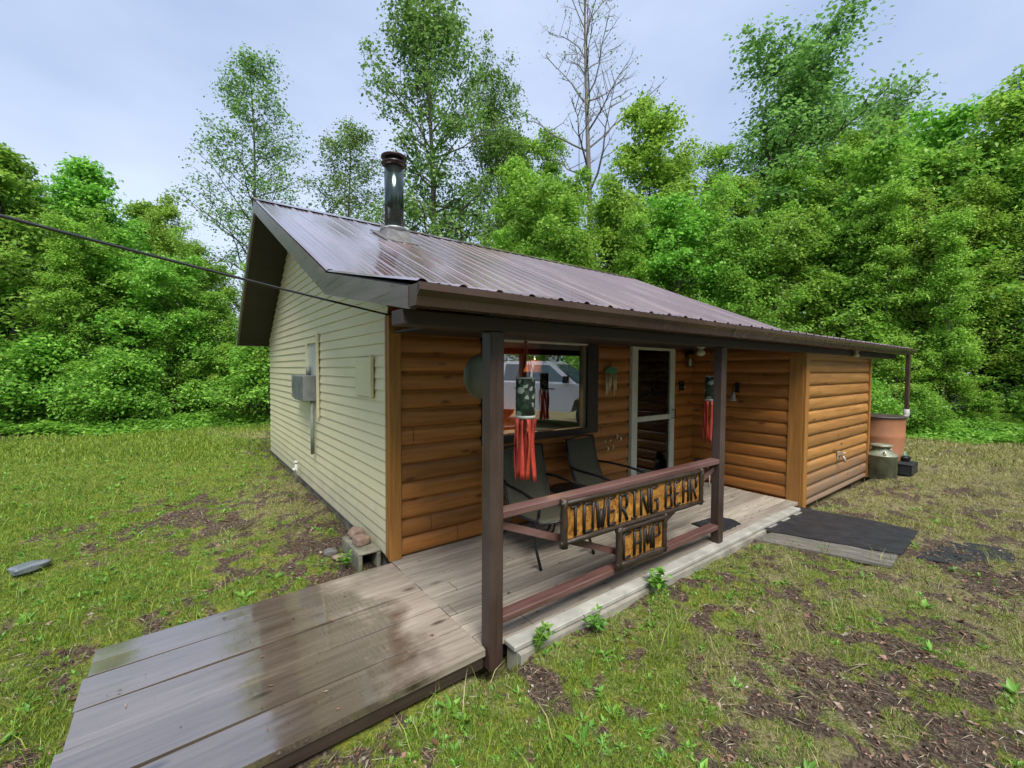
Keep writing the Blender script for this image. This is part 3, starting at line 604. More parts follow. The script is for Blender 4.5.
for k,(dx,dz,l,lean) in enumerate(((-.10,.0,.27,.012),(-.065,-.01,.25,0),(-.03,-.01,.22,.0),(.0,.06,.20,-.012),(.035,.05,.26,.03),(.075,-.0,.27,-.012),(.095,0,.2,0))):
    mb=MB(); x=4.335+dx; mb.tube([(x,YF-.078,1.645+dz*.4),(x+lean,YF-.078,1.645+dz*.4-l)],.0085,8); mb.build('chime_tube',simple('pale_brass_tube',(.55,.50,.33),.35,.3,.1,9,0) if k==0 else bpy.data.materials['pale_brass_tube'],t)
t=thing('wall_ornament','five small pale shells strung on the log wall below the wind chime','ornament',(4.35,YF-.05,.75))
WO=simple('pale_shell',(.62,.55,.38),.4)
for k,(u_,z_) in enumerate(((4.27,.79),(4.37,.79),(4.50,.83),(4.57,.80),(4.32,.69),(4.42,.70))):
    mb=MB()
    if k<2: mb.lathe([(.002,-.013),(.014,-.006),(.014,.006),(.002,.013)],(u_,YF-.05,z_),9)
    else: mb.tube([(u_-.014,YF-.045,z_+.03),(u_+.008,YF-.05,z_+.012),(u_+.012,YF-.05,z_-.012),(u_-.01,YF-.05,z_-.03)],[.003,.008,.009,.003],7)
    mb.build('shell',WO,t)
mb=MB(); mb.tube([(4.27,YF-.042,.79),(4.37,YF-.042,.795),(4.50,YF-.042,.83),(4.57,YF-.042,.80)],.0018,4); mb.tube([(4.32,YF-.042,.79),(4.32,YF-.042,.70)],.0018,4); mb.tube([(4.42,YF-.042,.8),(4.42,YF-.042,.71)],.0018,4); mb.build('string',W['black'],t)
t=thing('porch_bell','small silver bell on a bracket in the entry','bell',(6.27,2.95,1.30))
mb=MB(); mb.lathe([(.012,.13),(.03,.12),(.036,.06),(.05,.02),(.068,0),(.06,0)],(6.20,2.97,1.27),18); mb.build('bell_body',simple('dull_silver',(.42,.40,.34),.35,.5),t)
mb=MB(); mb.tube([(6.33,2.97,1.46),(6.24,2.97,1.49),(6.20,2.97,1.46),(6.20,2.97,1.40)],.007,6); mb.bbox(6.32,2.94,1.38,6.334,3.0,1.52,.003); mb.build('bracket',W['black'],t)
# small black and white porch figure by the door
t=thing('door_stop','small black bear-shaped planter with a white stone beside the storm door','ornament',(5.95,3.35,0))
mb=MB(); mb.lathe([(.07,0),(.10,.03),(.12,.16),(.10,.26),(.05,.31),(.01,.32)],(5.95,3.35,0),16); mb.lathe([(.01,0),(.055,.03),(.065,.07),(.05,.12),(.01,.14)],(5.93,3.31,.29),14)
for s_ in (-1,1): mb.lathe([(.005,0),(.02,.01),(.02,.03),(.005,.04)],(5.93+s_*.04,3.31,.39),8)
mb.build('figure',W['black'],t)
mb=MB(); mb.lathe([(.01,-.04),(.04,-.02),(.045,.01),(.02,.04)],(6.08,3.22,.25),12); mb.tube([(6.08,3.22,0),(6.08,3.22,.22)],.01,6); mb.build('white_knob',W['white'],t)
# mats
def matobj(name,label,corners,z,th,mat,group=None):
    mb=MB(); n=14; m2=6; c=[np.array(p,dtype=float) for p in corners]; vs=[];fs=[]
    for lay in (1,0):
        for i in range(n+1):
            for j in range(m2+1):
                u,v_=i/n,j/m2; p=(c[0]*(1-u)+c[1]*u)*(1-v_)+(c[3]*(1-u)+c[2]*u)*v_
                w=.006*math.sin(i*1.7)*math.sin(j*1.3); e=.008*math.sin(i*2.1+j)
                vs.append((p[0]+e,p[1]-e*.5,z+w+(th if lay else 0)))
    N=(n+1)*(m2+1)
    for i in range(n):
        for j in range(m2):
            a=i*(m2+1)+j; q=(a,a+m2+1,a+m2+2,a+1); fs.append(q); fs.append(tuple(k+N for k in q[::-1]))
    bd=[i*(m2+1) for i in range(n+1)]+[n*(m2+1)+j for j in range(1,m2+1)]+[i*(m2+1)+m2 for i in range(n-1,-1,-1)]+[j for j in range(m2-1,0,-1)]
    for a,b in zip(bd,bd[1:]+bd[:1]): fs.append((a,b,b+N,a+N))
    mb.add(vs,fs); o=mb.build(name,mat); tag(o,label,'mat',group); return o
matobj('rubber_mat','large black rubber mat laid on the grass before the porch step',[(5.0,2.16),(6.30,2.16),(6.42,1.02),(5.45,.98)],-.058,.012,W['rubber'],'mats in front of the porch')
matobj('wooden_plank','long grey wet plank beside the large black rubber mat',[(4.72,2.02),(5.12,1.98),(5.62,1.02),(5.08,.98)],-.085,.025,wood('wet_grey_plank',(.09,.085,.075),(.19,.175,.15),'y',rough=.4).m).__setitem__('category','plank')
matobj('rubber_mat','worn black mat overgrown with grass beyond the large mat',[(5.6,.90),(6.40,.93),(6.62,.35),(5.8,.28)],-.100,.01,W['rubber'],'mats in front of the porch')
t=matobj('door_mat','small black slatted mat on the deck beside the far post',[(4.45,2.55),(4.95,2.5),(4.9,2.22),(4.4,2.22)],.003,.010,W['rubber'])
# chairs
def chair(loc,rot,label):
    t=thing('patio_chair',label,'chair',loc,'sling chairs on the porch'); M4=Matrix.Rotation(rot,4,'Z'); L0=Vector(loc)
    P=lambda x,y,z: L0+M4@Vector((x,y,z*.93))      # chair faces -y
    w=.26
    mb=MB()
    for s in (-1,1):
        mb.tube([P(s*w,-.30,.40),P(s*w,.18,.36),P(s*w,.26,.42),P(s*w,.36,.70),P(s*w,.42,.98)],.012,8)
    mb.tube([P(-w,.42,.98),P(0,.435,1.0),P(w,.42,.98)],.012,8); mb.tube([P(-w,-.30,.40),P(0,-.31,.395),P(w,-.30,.40)],.012,8)
    mb.build('seat_frame',W['black'],t)
    prof=[(-.30,.405),(-.1,.375),(.1,.360),(.18,.368),(.25,.42),(.30,.55),(.36,.72),(.42,.98)]
    vs=[];fs=[]
    for y_,z_ in prof:
        for i in range(7): u_=-1+2*i/6; vs.append(P(u_*(w-.008),y_,z_-.02*(1-u_*u_)))
    for i in range(len(prof)-1):
        for j in range(6): fs.append((i*7+j,i*7+j+1,(i+1)*7+j+1,(i+1)*7+j))
    mb=MB(); mb.add(vs,fs,True); o=mb.build('sling',W['fabric'],t); md=o.modifiers.new('s','SOLIDIFY'); md.thickness=.006
    for s in (-1,1):
        mb=MB(); a=s*(w+.045)
        mb.tube([P(s*w,.35,.66),P(a,.20,.655),P(a,-.05,.64),P(a,-.22,.61),P(a,-.30,.55),P(a,-.29,.48)],.014,8); mb.build('armrest',W['black'],t)
        mb=MB(); mb.tube([P(a,-.29,.48),P(a,-.22,.36),P(a,-.25,.18),P(a,-.33,.0)],.013,8); mb.tube([P(a,-.22,.37),P(s*w,-.15,.38)],.011,6); mb.build('leg',W['black'],t)
        mb=MB(); mb.tube([P(s*w,.16,.37),P(a*.98,.24,.2),P(a,.36,.0)],.013,8); mb.build('leg',W['black'],t)
    return t
chair((3.72,3.08,0),R(8),'olive sling patio chair under the window, nearest the storm door')
chair((2.72,3.02,0),R(-4),'olive sling patio chair half hidden behind the near post')
# small table between the chairs
t=thing('side_table','small round dark table between the two patio chairs','table',(3.22,3.2,0))
mb=MB(); mb.lathe([(.20,.43),(.215,.44),(.215,.455),(.20,.462)],(3.22,3.2,0),24); mb.build('table_top',W['black'],t)
for k in range(3): a=k*2.094+.5; mb=MB(); mb.tube([(3.22+.07*math.cos(a),3.2+.07*math.sin(a),.43),(3.22+.18*math.cos(a),3.2+.18*math.sin(a),0)],.009,6); mb.build('leg',W['black'],t)
# ------------------------------------------------------------------ barrel, milk can, box
bx,by,bz=10.22,2.22,-.12
t=thing('rain_barrel','big terracotta-coloured rain barrel under the downspout','barrel',(bx,by,bz))
mb=MB(); mb.lathe([(.30,0),(.32,.02),(.35,.3),(.358,.33),(.35,.36),(.365,.62),(.372,.65),(.365,.68),(.372,.95),(.38,.98)],(bx,by,bz),32); mb.build('drum',simple('faded_terracotta_plastic',(.34,.15,.075),.6,0,.18,3,.1),t)
mb=MB(); mb.lathe([(.39,.975),(.40,.985),(.395,1.005),(.37,1.01)],(bx,by,bz),32); mb.build('lid',simple('dark_brown_lid',(.05,.035,.03),.5),t)
mx_,my_=9.28,1.98
t=thing('milk_can','old grey-green milk can standing at the shed corner','milk can',(mx_,my_,-.08))
cm_=simple('weathered_can_metal',(.19,.21,.15),.5,.3,.5,5,.3)
mb=MB(); mb.lathe([(.20,0),(.215,.01),(.215,.37),(.222,.375),(.222,.39),(.21,.40),(.13,.46),(.115,.48),(.115,.52)],(mx_,my_,-.08),28); mb.build('can_body',cm_,t)
mb=MB(); mb.lathe([(.12,.515),(.155,.535),(.16,.55),(.10,.56),(.02,.563)],(mx_,my_,-.08),28); mb.build('lid',simple('pale_worn_lid',(.26,.26,.19),.5,.4,.3),t)
for s in (-1,1):
    mb=MB(); mb.tube([(mx_+s*.13,my_-.06,.36),(mx_+s*.20,my_-.10,.385),(mx_+s*.19,my_-.10,.33),(mx_+s*.17,my_-.09,.29)],.011,7); mb.build('handle',simple('pale_handle_metal',(.45,.43,.36),.4,.3),t)
t=thing('black_crate','low black plastic crate on the grass beside the barrel','crate',(10.05,1.85,-.08))
mb=MB(); X,Y,Z=10.05,1.85,-.08
mb.bbox(X-.22,Y-.17,Z,X+.22,Y-.15,Z+.17,.004); mb.bbox(X-.22,Y+.15,Z,X+.22,Y+.17,Z+.17,.004); mb.bbox(X-.22,Y-.15,Z,X-.20,Y+.15,Z+.17,.004); mb.bbox(X+.20,Y-.15,Z,X+.22,Y+.15,Z+.17,.004); mb.bbox(X-.23,Y-.18,Z+.165,X+.23,Y+.18,Z+.185,.005)
mb.build('crate_box',W['rubber'],t)
t=thing('garden_pot','small dark pot with a green rim standing on the black crate','pot',(10.22,1.86,.107))
mb=MB(); mb.lathe([(.07,0),(.09,.02),(.10,.07),(.09,.08)],(10.22,1.86,.107),16); mb.build('pot_body',W['black'],t)
mb=MB(); mb.lathe([(.055,.08),(.06,.10),(.035,.12),(.03,.15),(.01,.16)],(10.22,1.86,.107),12); mb.build('green_cap',simple('grey_green_plastic',(.10,.17,.11),.5),t)
# stones and block by the wall
def rock(name,label,c,s,mat,seed,cat='stone',group=None):
    import bmesh
    bm=bmesh.new(); bmesh.ops.create_icosphere(bm,subdivisions=3,radius=1)
    r_=random.Random(seed); ph=[r_.uniform(0,6) for _ in range(6)]
    for v in bm.verts:
        d=v.co.normalized(); k=1+.13*math.sin(d.x*3+ph[0])+.11*math.sin(d.y*4+ph[1])+.09*math.sin(d.z*5+ph[2])+.04*math.sin(d.x*11+ph[3])*math.sin(d.y*9+ph[4])
        v.co=Vector((max(-.8,min(.8,d.x*k))*s[0],max(-.8,min(.8,d.y*k))*s[1],max(-.75,min(.7,d.z*k))*s[2]))
    me=bpy.data.meshes.new(name); bm.to_mesh(me); bm.free(); me.polygons.foreach_set('use_smooth',[True]*len(me.polygons)); me.materials.append(mat)
    o=bpy.data.objects.new(name,me); COL.objects.link(o); o.location=c; o.rotation_euler=(0,0,r_.uniform(0,3)); return tag(o,label,cat,group)
mb=MB(); bx0,bx1,by0,by1=1.22,1.42,3.80,4.30
mb.bbox(bx0,by0,-.1,bx0+.035,by1,.04,.006); mb.bbox(bx1-.035,by0,-.1,bx1,by1,.04,.006); mb.bbox(bx0+.035,by1-.035,-.1,bx1-.035,by1,.035,.006); mb.bbox(bx0,by0-.0,.041,bx1,by1,.062,.006)
tag(mb.build('concrete_block',simple('mossy_concrete_block',(.20,.19,.14),.85,0,.45,7,.8)),'long concrete block against the siding at the porch corner','block')
rock('stone','square reddish stone on the far end of the concrete block',(1.33,4.22,.105),(.09,.085,.06),W['redstone'],3)
rock('stone','rounded reddish stone in the middle of the concrete block',(1.32,4.02,.10),(.085,.08,.05),W['redstone'],5)
rock('stone','flat dark grey stone on the dirt left of the concrete block',(1.10,4.25,-.04),(.075,.055,.04),W['stone'],8)
rock('stone','small brown stone leaning at the foot of the concrete block',(1.13,4.10,-.045),(.065,.05,.035),W['redstone'],9)
rock('stone','grey slate lying in the grass at the far left',(-1.06,5.47,-.03),(.15,.09,.035),simple('blue_grey_slate',(.15,.17,.19),.35),11)
t=thing('hose_spigot_pipes','pale pipe stub among brown leaves at the foot of the siding','pipe',(1.36,7.1,-.03))
mb=MB(); mb.tube([(1.36,7.1,-.05),(1.36,7.1,.28)],.022,8); mb.tube([(1.33,7.0,-.05),(1.33,7.0,.18),(1.30,6.95,.22)],.018,8); mb.build('pipe',W['white'],t)
mb=MB(); mb.lathe([(.03,0),(.035,.02),(.02,.04)],(1.36,7.1,.27),8); mb.build('pipe_cap',W['white'],t)
# power cable and its pole
A=Vector((1.44,3.66,2.165)); B0=Vector((-.62,2.89,2.36)); d=(B0-A); B=A+d*5.0
pts=[]
for i in range(41):
    s=i/40; p=A+(B-A)*s; p.z=A.z+(B0.z-A.z)*1.0*s*5 - .30*math.sin(math.pi*s)*0 ; s5=s*5
    p.z=A.z+.16*s5+.035*s5*s5 if s5<=5 else p.z
    pts.append(p)
mb=MB(); mb.tube(pts,.0085,6); cable=tag(mb.build('power_cable',simple('grey_black_cable',(.03,.03,.032),.35)),'black power cable running from the cabin corner up to the left','cable')
pe=pts[-1]
t=thing('utility_pole','brown utility pole holding the far end of the power cable','pole',(pe.x-.15,pe.y,-.1))
mb=MB(); mb.tube([(pe.x-.15,pe.y,-.1),(pe.x-.15,pe.y,6.5)],[.15,.11],12); mb.build('pole',BARK,t)
mb=MB(); mb.lathe([(.03,-.05),(.045,0),(.03,.05)],(pe.x-.02,pe.y,pe.z),10); mb.build('insulator',W['white'],t)
# ------------------------------------------------------------------ white pickup, seen in the window's reflection
def pickup(loc,rot):
    t=thing('pickup_truck','white pickup truck mirrored in the picture window','truck',loc); M4=Matrix.Rotation(rot,4,'Z'); L0=Vector(loc)
    def tr(mb): mb.v=[tuple(L0+M4@Vector(v)) for v in mb.v]; return mb
    paint=M('white_car_paint'); paint.inp('Base Color',(.78,.80,.84)); paint.inp('Roughness',.25); paint.inp('Coat Weight',.8); paint=paint.m
    gl=M('tinted_car_glass'); gl.inp('Base Color',(.10,.16,.17)); gl.inp('Roughness',.05); gl.inp('Specular IOR Level',1.); gl=gl.m
    # side outline (length along x, nose at +x)
    W2=.97
    low=[(-2.8,.55),(-2.25,.50),(-2.15,.80),(-1.9,.98),(-1.55,.98),(-1.3,.80),(-1.2,.48),(1.2,.48),(1.3,.80),(1.55,.98),(1.9,.98),(2.15,.80),(2.25,.50),(2.85,.52),(2.95,.75),(2.92,1.05),(2.6,1.16),(1.35,1.24),(-.95,1.26),(-2.8,1.24)]
    mb=MB(); mb.prism(low,-W2,W2,'y'); body=tr(mb).build('body',paint,t)
    cab=[(-1.0,1.25),(1.35,1.235),(.62,1.78),(.45,1.86),(-.85,1.87),(-1.0,1.80)]
    mb=MB(); n=len(cab); ws=[.93,.93,.76,.74,.74,.76]
    mb.add([(p[0],-w_,p[1]) for p,w_ in zip(cab,ws)]+[(p[0],w_,p[1]) for p,w_ in zip(cab,ws)],[tuple(range(n)),tuple(range(n,2*n))[::-1]]+[(i,(i+1)%n,n+(i+1)%n,n+i) for i in range(n)]); tr(mb).build('cab',paint,t)
    mb=MB()
    for s in (-1,1):
        for q in ([(-.88,1.31),(-.05,1.30),(-.05,1.76),(-.86,1.78)],[(.03,1.30),(1.10,1.29),(.50,1.75),(.03,1.76)]):
            vs=[(a,s*(.93-(b-1.25)/.55*.17+.006),b) for a,b in q]; mb.add(vs,[(0,1,2,3)])
    mb.add([(1.33,-.84,1.27),(1.33,.84,1.27),(.66,.70,1.77),(.66,-.70,1.77)],[(0,1,2,3)]); mb.v=[(x+.012 if abs(x)>.6 and i>=len(mb.v)-4 else x,y,z+(.012 if i>=len(mb.v)-4 else 0)) for i,(x,y,z) in enumerate(mb.v)]; tr(mb).build('windows',gl,t)
    for x in (-1.72,1.72):
        for s in (-1,1):
            mb=MB(); mb.lathe([(.22,-.11),(.36,-.12),(.39,-.09),(.39,.09),(.36,.12),(.22,.11)],(x,s*.84,.39),28,True,'y'); wh=tr(mb).build('wheel',W['rubber'],t)
            mb=MB(); mb.lathe([(.05,s*.118),(.2,s*.105),(.225,s*.118)],(x,s*.84,.39),20,True,'y'); tr(mb).build('rim',W['galv'],wh)
    for s in (-1,1):
        mb=MB(); mb.bbox(2.80,s*.72-.18,.82,2.96,s*.72+.18,1.0,.02); tr(mb).build('headlight',simple('headlight_lens',(.6,.62,.65),.1,0,.1,4,0) if s<0 else bpy.data.materials['headlight_lens'],t)
        mb=MB(); mb.bbox(1.0,s*1.04-.1,1.26,1.15,s*1.04+.1,1.46,.02); tr(mb).build('mirror',W['black'],t)
    mb=MB(); mb.bbox(2.9,-.5,.72,2.965,.5,1.02,.02); tr(mb).build('grille',W['black'],t)
    mb=MB(); mb.bbox(2.86,-.95,.5,3.03,.95,.68,.03); tr(mb).build('bumper',W['galv'],t)
    for s in (-1,1):
        mb=MB(); mb.bbox(-.5,s*.975-.008,1.08,-.32,s*.975+.008,1.11,.003); mb.bbox(.55,s*.975-.008,1.08,.73,s*.975+.008,1.11,.003); tr(mb).build('door_handle',W['black'],t)
    return t
tk=pickup((9.5,-3.4,float(gz(9.5,-3.4))),R(62)); tk.scale=(1.08,1.08,1.1)
# lamp in the room
t=thing('hanging_lamp','orange-shaded lamp glowing inside the room behind the window','lamp',(4.0,4.7,2.26))
def emis(name,c,s):
    m=M(name); m.inp('Base Color',c); m.inp('Emission Color',c); m.inp('Emission Strength',s); return m.m
mb=MB(); mb.lathe([(.16,0),(.10,.16),(.02,.165)],(4.0,4.7,1.66),20,cap=False); mb.build('lamp_shade',emis('glowing_orange_shade',(.9,.22,.04),.45),t)
mb=MB(); mb.tube([(4.0,4.7,1.83),(4.0,4.7,2.258)],.006,6); mb.build('cord',W['black'],t)
ld=bpy.data.lights.new('room_lamp_light','POINT'); ld.energy=110; ld.color=(1,.62,.32); ld.shadow_soft_size=.015; lo=bpy.data.objects.new('room_lamp_light',ld); COL.objects.link(lo); lo.location=(0,0,-.56); lo.parent=t
#@@VEG
exec_veg=True
# ------------------------------------------------------------------ vegetation: grass, weeds, litter
def inside(x,y):
    """where nothing may grow"""
    r=((x>-.5)&(x<1.5)&(y>2.1)&(y<3.65))|((x>1.38)&(x<9.2)&(y>2.0)&(y<10))
    r|=(x>5.05)&(x<6.45)&(y>1.0)&(y<2.3)&(x-5.05>(2.16-y)*.35)
    r|=(x>1.21)&(x<1.43)&(y>3.78)&(y<4.32)
    r|=(x>9.2)&(x<10.7)&(y>1.7)&(y<2.7)
    return r
CF=np.array([math.cos(R(52.6)),math.sin(R(52.6))]); CR=np.array([math.sin(R(52.6)),-math.cos(R(52.6))])
def scatter(n,dmin,dmax,bias=1.0,side=1.25):
    d=dmin+(dmax-dmin)*rng.random(n)**bias; l=(rng.random(n)*2-1)*d*side
    return CF[0]*d+CR[0]*l, CF[1]*d+CR[1]*l, d
def blades(n,dmin,dmax,hs,ws,bias,thr,name_attr=None):
    x,y,d=scatter(n,dmin,dmax,bias); c,dr=region(x,y)
    tuft=fbm(x*4.5,y*4.5,77,3); keep=(c+(tuft-.5)*1.1+rng.normal(0,.10,n)>thr)&~inside(x,y)&(edge_dist(x,y)<.6)
    x,y,d,c,dr,tuft=[a[keep] for a in (x,y,d,c,dr,tuft)]; n=len(x); z=gz(x,y)-.004
    h=hs*(.45+1.1*rng.random(n))*(.45+1.2*np.clip(tuft+c-.6,0,1)); w=ws*(.6+.8*rng.random(n))
    a=rng.random(n)*2*np.pi; lean=h*(.25+.9*rng.random(n)); la=rng.random(n)*2*np.pi
    dx,dy=np.cos(a)*w,np.sin(a)*w; lx,ly=np.cos(la)*lean,np.sin(la)*lean
    V=np.zeros((n,5,3)); 
    V[:,0]=np.stack([x-dx,y-dy,z],-1); V[:,1]=np.stack([x+dx,y+dy,z],-1)
    V[:,2]=np.stack([x+dx*.8+lx*.35,y+dy*.8+ly*.35,z+h*.62],-1); V[:,3]=np.stack([x-dx*.8+lx*.35,y-dy*.8+ly*.35,z+h*.62],-1)
    V[:,4]=np.stack([x+lx,y+ly,z+h*.92],-1)
    return V,np.clip(dr*.9+rng.normal(0,.22,n)-.05,0,1)
def grass_mat():
    m=M('grass_blades'); g=m.n.new('ShaderNodeNewGeometry'); dr=m.attr('dry')
    gr=m.ramp(g.outputs['Random Per Island'],[(0,(.07,.13,.012)),(.5,(.17,.27,.024)),(1,(.33,.42,.05))])
    st=m.ramp(g.outputs['Random Per Island'],[(0,(.20,.20,.05)),(.5,(.34,.32,.11)),(1,(.50,.45,.25))])
    c=m.mix(m.ramp(dr,[(.45,0),(.75,1)]),gr,st); m.inp('Base Color',c); m.inp('Roughness',.5); m.inp('Specular IOR Level',.35)
    tr=m.n.new('ShaderNodeBsdfTranslucent'); m.L(c,tr.inputs['Color']); mx=m.n.new('ShaderNodeMixShader'); mx.inputs[0].default_value=.3
    m.L(m.b.outputs[0],mx.inputs[1]); m.L(tr.outputs[0],mx.inputs[2]); m.L(mx.outputs[0],m.n['Material Output'].inputs[0]); return m.m
parts=[blades(420000,.8,5.5,.019,.0016,.8,.50),blades(220000,4.5,10,.026,.0030,.75,.44),blades(190000,8,19,.055,.006,.8,.35),blades(20000,1.2,7,.075,.0022,.8,.80)]
V=np.concatenate([p[0] for p in parts]); D=np.concatenate([p[1] for p in parts]); n=len(V); b=np.arange(n)[:,None]*5
F3=np.concatenate([b+np.array([[0,1,2]]),b+np.array([[0,2,3]]),b+np.array([[3,2,4]])])
gr=fastmesh('grass',V.reshape(-1,3),F3,grass_mat(),None,{'dry':np.repeat(D,5)}); tag(gr,'short patchy grass and moss growing over the yard','grass',kind='stuff')
def leafquads(P,N,T,L,Wd,fold=.25):
    """diamond leaves: centre P, normal N, direction T"""
    B_=np.cross(N,T); B_/=np.linalg.norm(B_,axis=1,keepdims=True)+1e-9
    L=L[:,None]; Wd=Wd[:,None]
    a=P-T*L*.5; c=P+T*L*.5-N*L*.12; l=P-T*L*.02+B_*Wd*.5+N*Wd*fold*.5; r=P-T*L*.02-B_*Wd*.5+N*Wd*fold*.5
    V=np.stack([a,r,c,l],1); return V
def mk_leaves(name,P,N,T,L,Wd,mat,parent=None,attrs=None):
    V=leafquads(P,N,T,L,Wd); n=len(V); b=np.arange(n)[:,None]*4; F=np.concatenate([b+np.array([[0,1,2]]),b+np.array([[0,2,3]])])
    return fastmesh(name,V.reshape(-1,3),F,mat,parent,attrs)
def unit(v): return v/(np.linalg.norm(v,axis=1,keepdims=True)+1e-9)
# broad-leaved weeds as rosettes
def weeds(n,dmin,dmax,k,L,thr):
    x,y,d=scatter(n,dmin,dmax,.8); c,dr=region(x,y); cl=fbm(x*2,y*2,55,3)
    keep=(c+(cl-.5)*1.6>thr)&~inside(x,y)&(edge_dist(x,y)<.5)&(dr<.72); x,y=x[keep],y[keep]; n=len(x); z=gz(x,y)
    a=rng.random((n,k))*2*np.pi; el=rng.uniform(.15,.95,(n,k)); l=L*rng.uniform(.5,1.25,(n,k))*rng.uniform(.6,1.3,(n,1))
    T=np.stack([np.cos(a)*np.cos(el),np.sin(a)*np.cos(el),np.sin(el)],-1); P=np.stack([x,y,z],-1)[:,None]+T*(l*.62)[...,None]
    N=np.stack([-np.cos(a)*np.sin(el),-np.sin(a)*np.sin(el),np.cos(el)],-1)+rng.normal(0,.25,(n,k,3))
    return P.reshape(-1,3),unit(N.reshape(-1,3)),T.reshape(-1,3),l.ravel(),(l*rng.uniform(.28,.5,(n,k))).ravel()
ws=[weeds(6500,1.0,6,7,.030,.60),weeds(500,1.0,7,9,.062,.80),weeds(7000,5,15,6,.05,.7)]
o=mk_leaves('ground_weeds',*[np.concatenate([w[i] for w in ws]) for i in range(5)],WEED); tag(o,'small broad-leaved weeds scattered through the lawn','weeds',kind='stuff')
# dead leaves and straw on bare ground
def litter(n,dmin,dmax,L,asp,thr,lift=.006):
    x,y,d=scatter(n,dmin,dmax,.8); c,dr=region(x,y); cl=fbm(x*1.7,y*1.7,91,3); keep=((1-c)+(cl-.5)*1.5+rng.normal(0,.15,n)>thr)&~inside(x,y); x,y=x[keep],y[keep]; n=len(x); z=gz(x,y)+lift*rng.random(n)+.004
    a=rng.random(n)*2*np.pi; N=unit(np.stack([rng.normal(0,.35,n),rng.normal(0,.35,n),np.ones(n)],-1)); T=np.stack([np.cos(a),np.sin(a),np.zeros(n)],-1); T=unit(T-N*(T*N).sum(1,keepdims=True))
    l=L*rng.uniform(.5,1.3,n); return np.stack([x,y,z],-1),N,T,l,l*asp*rng.uniform(.7,1.3,n)
LIT=M('dead_leaf_litter'); g_=LIT.n.new('ShaderNodeNewGeometry'); LIT.inp('Base Color',LIT.ramp(g_.outputs['Random Per Island'],[(0,(.03,.015,.009)),(.45,(.11,.052,.030)),(.75,(.24,.125,.08)),(.92,(.26,.19,.13)),(1,(.36,.32,.27))])); LIT.inp('Roughness',.45); LIT=LIT.m
STR=M('dry_straw'); g_=STR.n.new('ShaderNodeNewGeometry'); STR.inp('Base Color',STR.ramp(g_.outputs['Random Per Island'],[(0,(.10,.075,.04)),(.5,(.28,.23,.13)),(1,(.46,.42,.29))])); STR.inp('Roughness',.6); STR=STR.m
ls=[litter(34000,.9,7,.022,.6,.45),litter(3200,1,8,.045,.6,.58,.012)]
n_=46; rx=-.35+1.75*rng.random(n_); ry=2.2+1.35*rng.random(n_); a_=rng.random(n_)*6.28; sc=rng.random(n_)
ls.append((np.stack([rx,ry,-.035*(1.45-rx)/1.9+.008+0*rx],-1),unit(np.stack([rng.normal(0,.15,n_),rng.normal(0,.15,n_),np.ones(n_)],-1)),np.stack([np.cos(a_),np.sin(a_),0*a_],-1),.008+.035*sc**3,.005+.012*sc**3))
n_=60; rx=1.6+4.3*rng.random(n_); ry=2.2+1.4*rng.random(n_)**1.5; a_=rng.random(n_)*6.28
ls.append((np.stack([rx,ry,.006+0*rx],-1),unit(np.stack([rng.normal(0,.15,n_),rng.normal(0,.15,n_),np.ones(n_)],-1)),np.stack([np.cos(a_),np.sin(a_),0*a_],-1),.012+.03*rng.random(n_),.008+.012*rng.random(n_))); o=mk_leaves('leaf_litter',*[np.concatenate([w[i] for w in ls]) for i in range(5)],LIT); tag(o,'brown dead leaves lying on the bare soil','leaf litter',kind='stuff')
ls=[litter(52000,.8,7,.05,.045,.30,.02),litter(14000,6,14,.09,.06,.45,.02),litter(900,1,7,.16,.03,.4,.03)]; o=mk_leaves('straw',*[np.concatenate([w[i] for w in ls]) for i in range(5)],STR); tag(o,'dry straw and twigs strewn over the yard','straw',kind='stuff')
# single plants against the deck
def plant(c,h,n,L,label,name='weed_plant',mat=WEED):
    t=thing(name,label,'plant',c); mb=MB(); tips=[]
    for k in range(n):
        a=random.uniform(0,6.28); rr=random.uniform(.1,.5)*h; hh=h*random.uniform(.5,1); p=Vector(c); q=p+Vector((math.cos(a)*rr*.4,math.sin(a)*rr*.4,hh*.6)); r_=p+Vector((math.cos(a)*rr,math.sin(a)*rr,hh))
        mb.tube([p,q,r_],[.003,.0025,.0015],5); tips+=[q,r_,(q+r_)/2]
    mb.build('stem',WEED,t)
    P=[];T_=[]
    for q in tips:
        for k in range(4):
            a=random.uniform(0,6.28); e=random.uniform(-.2,.8); d_=Vector((math.cos(a)*math.cos(e),math.sin(a)*math.cos(e),math.sin(e))); P.append(q-Vector(c)+d_*L*.5); T_.append(d_)
    P=np.array(P);T_=np.array(T_); N=unit(np.cross(T_,rng.normal(0,1,T_.shape))); N[:,2]=np.abs(N[:,2])+.3; N=unit(N); l=L*rng.uniform(.6,1.2,len(P))
    mk_leaves('leaves',P,N,T_,l,l*.42,mat,t)
plant((1.72,2.0,-.09),.20,4,.06,'tall narrow-leaved weed at the foot of the near post')
plant((2.20,1.93,-.09),.16,5,.055,'bushy little weed against the concrete footing left of the sign')
plant((2.95,1.97,-.09),.26,5,.085,'leafy weed against the deck edge below the CAMP board')
plant((1.14,3.88,-.07),.14,7,.04,'pale green clump growing at the foot of the concrete block')
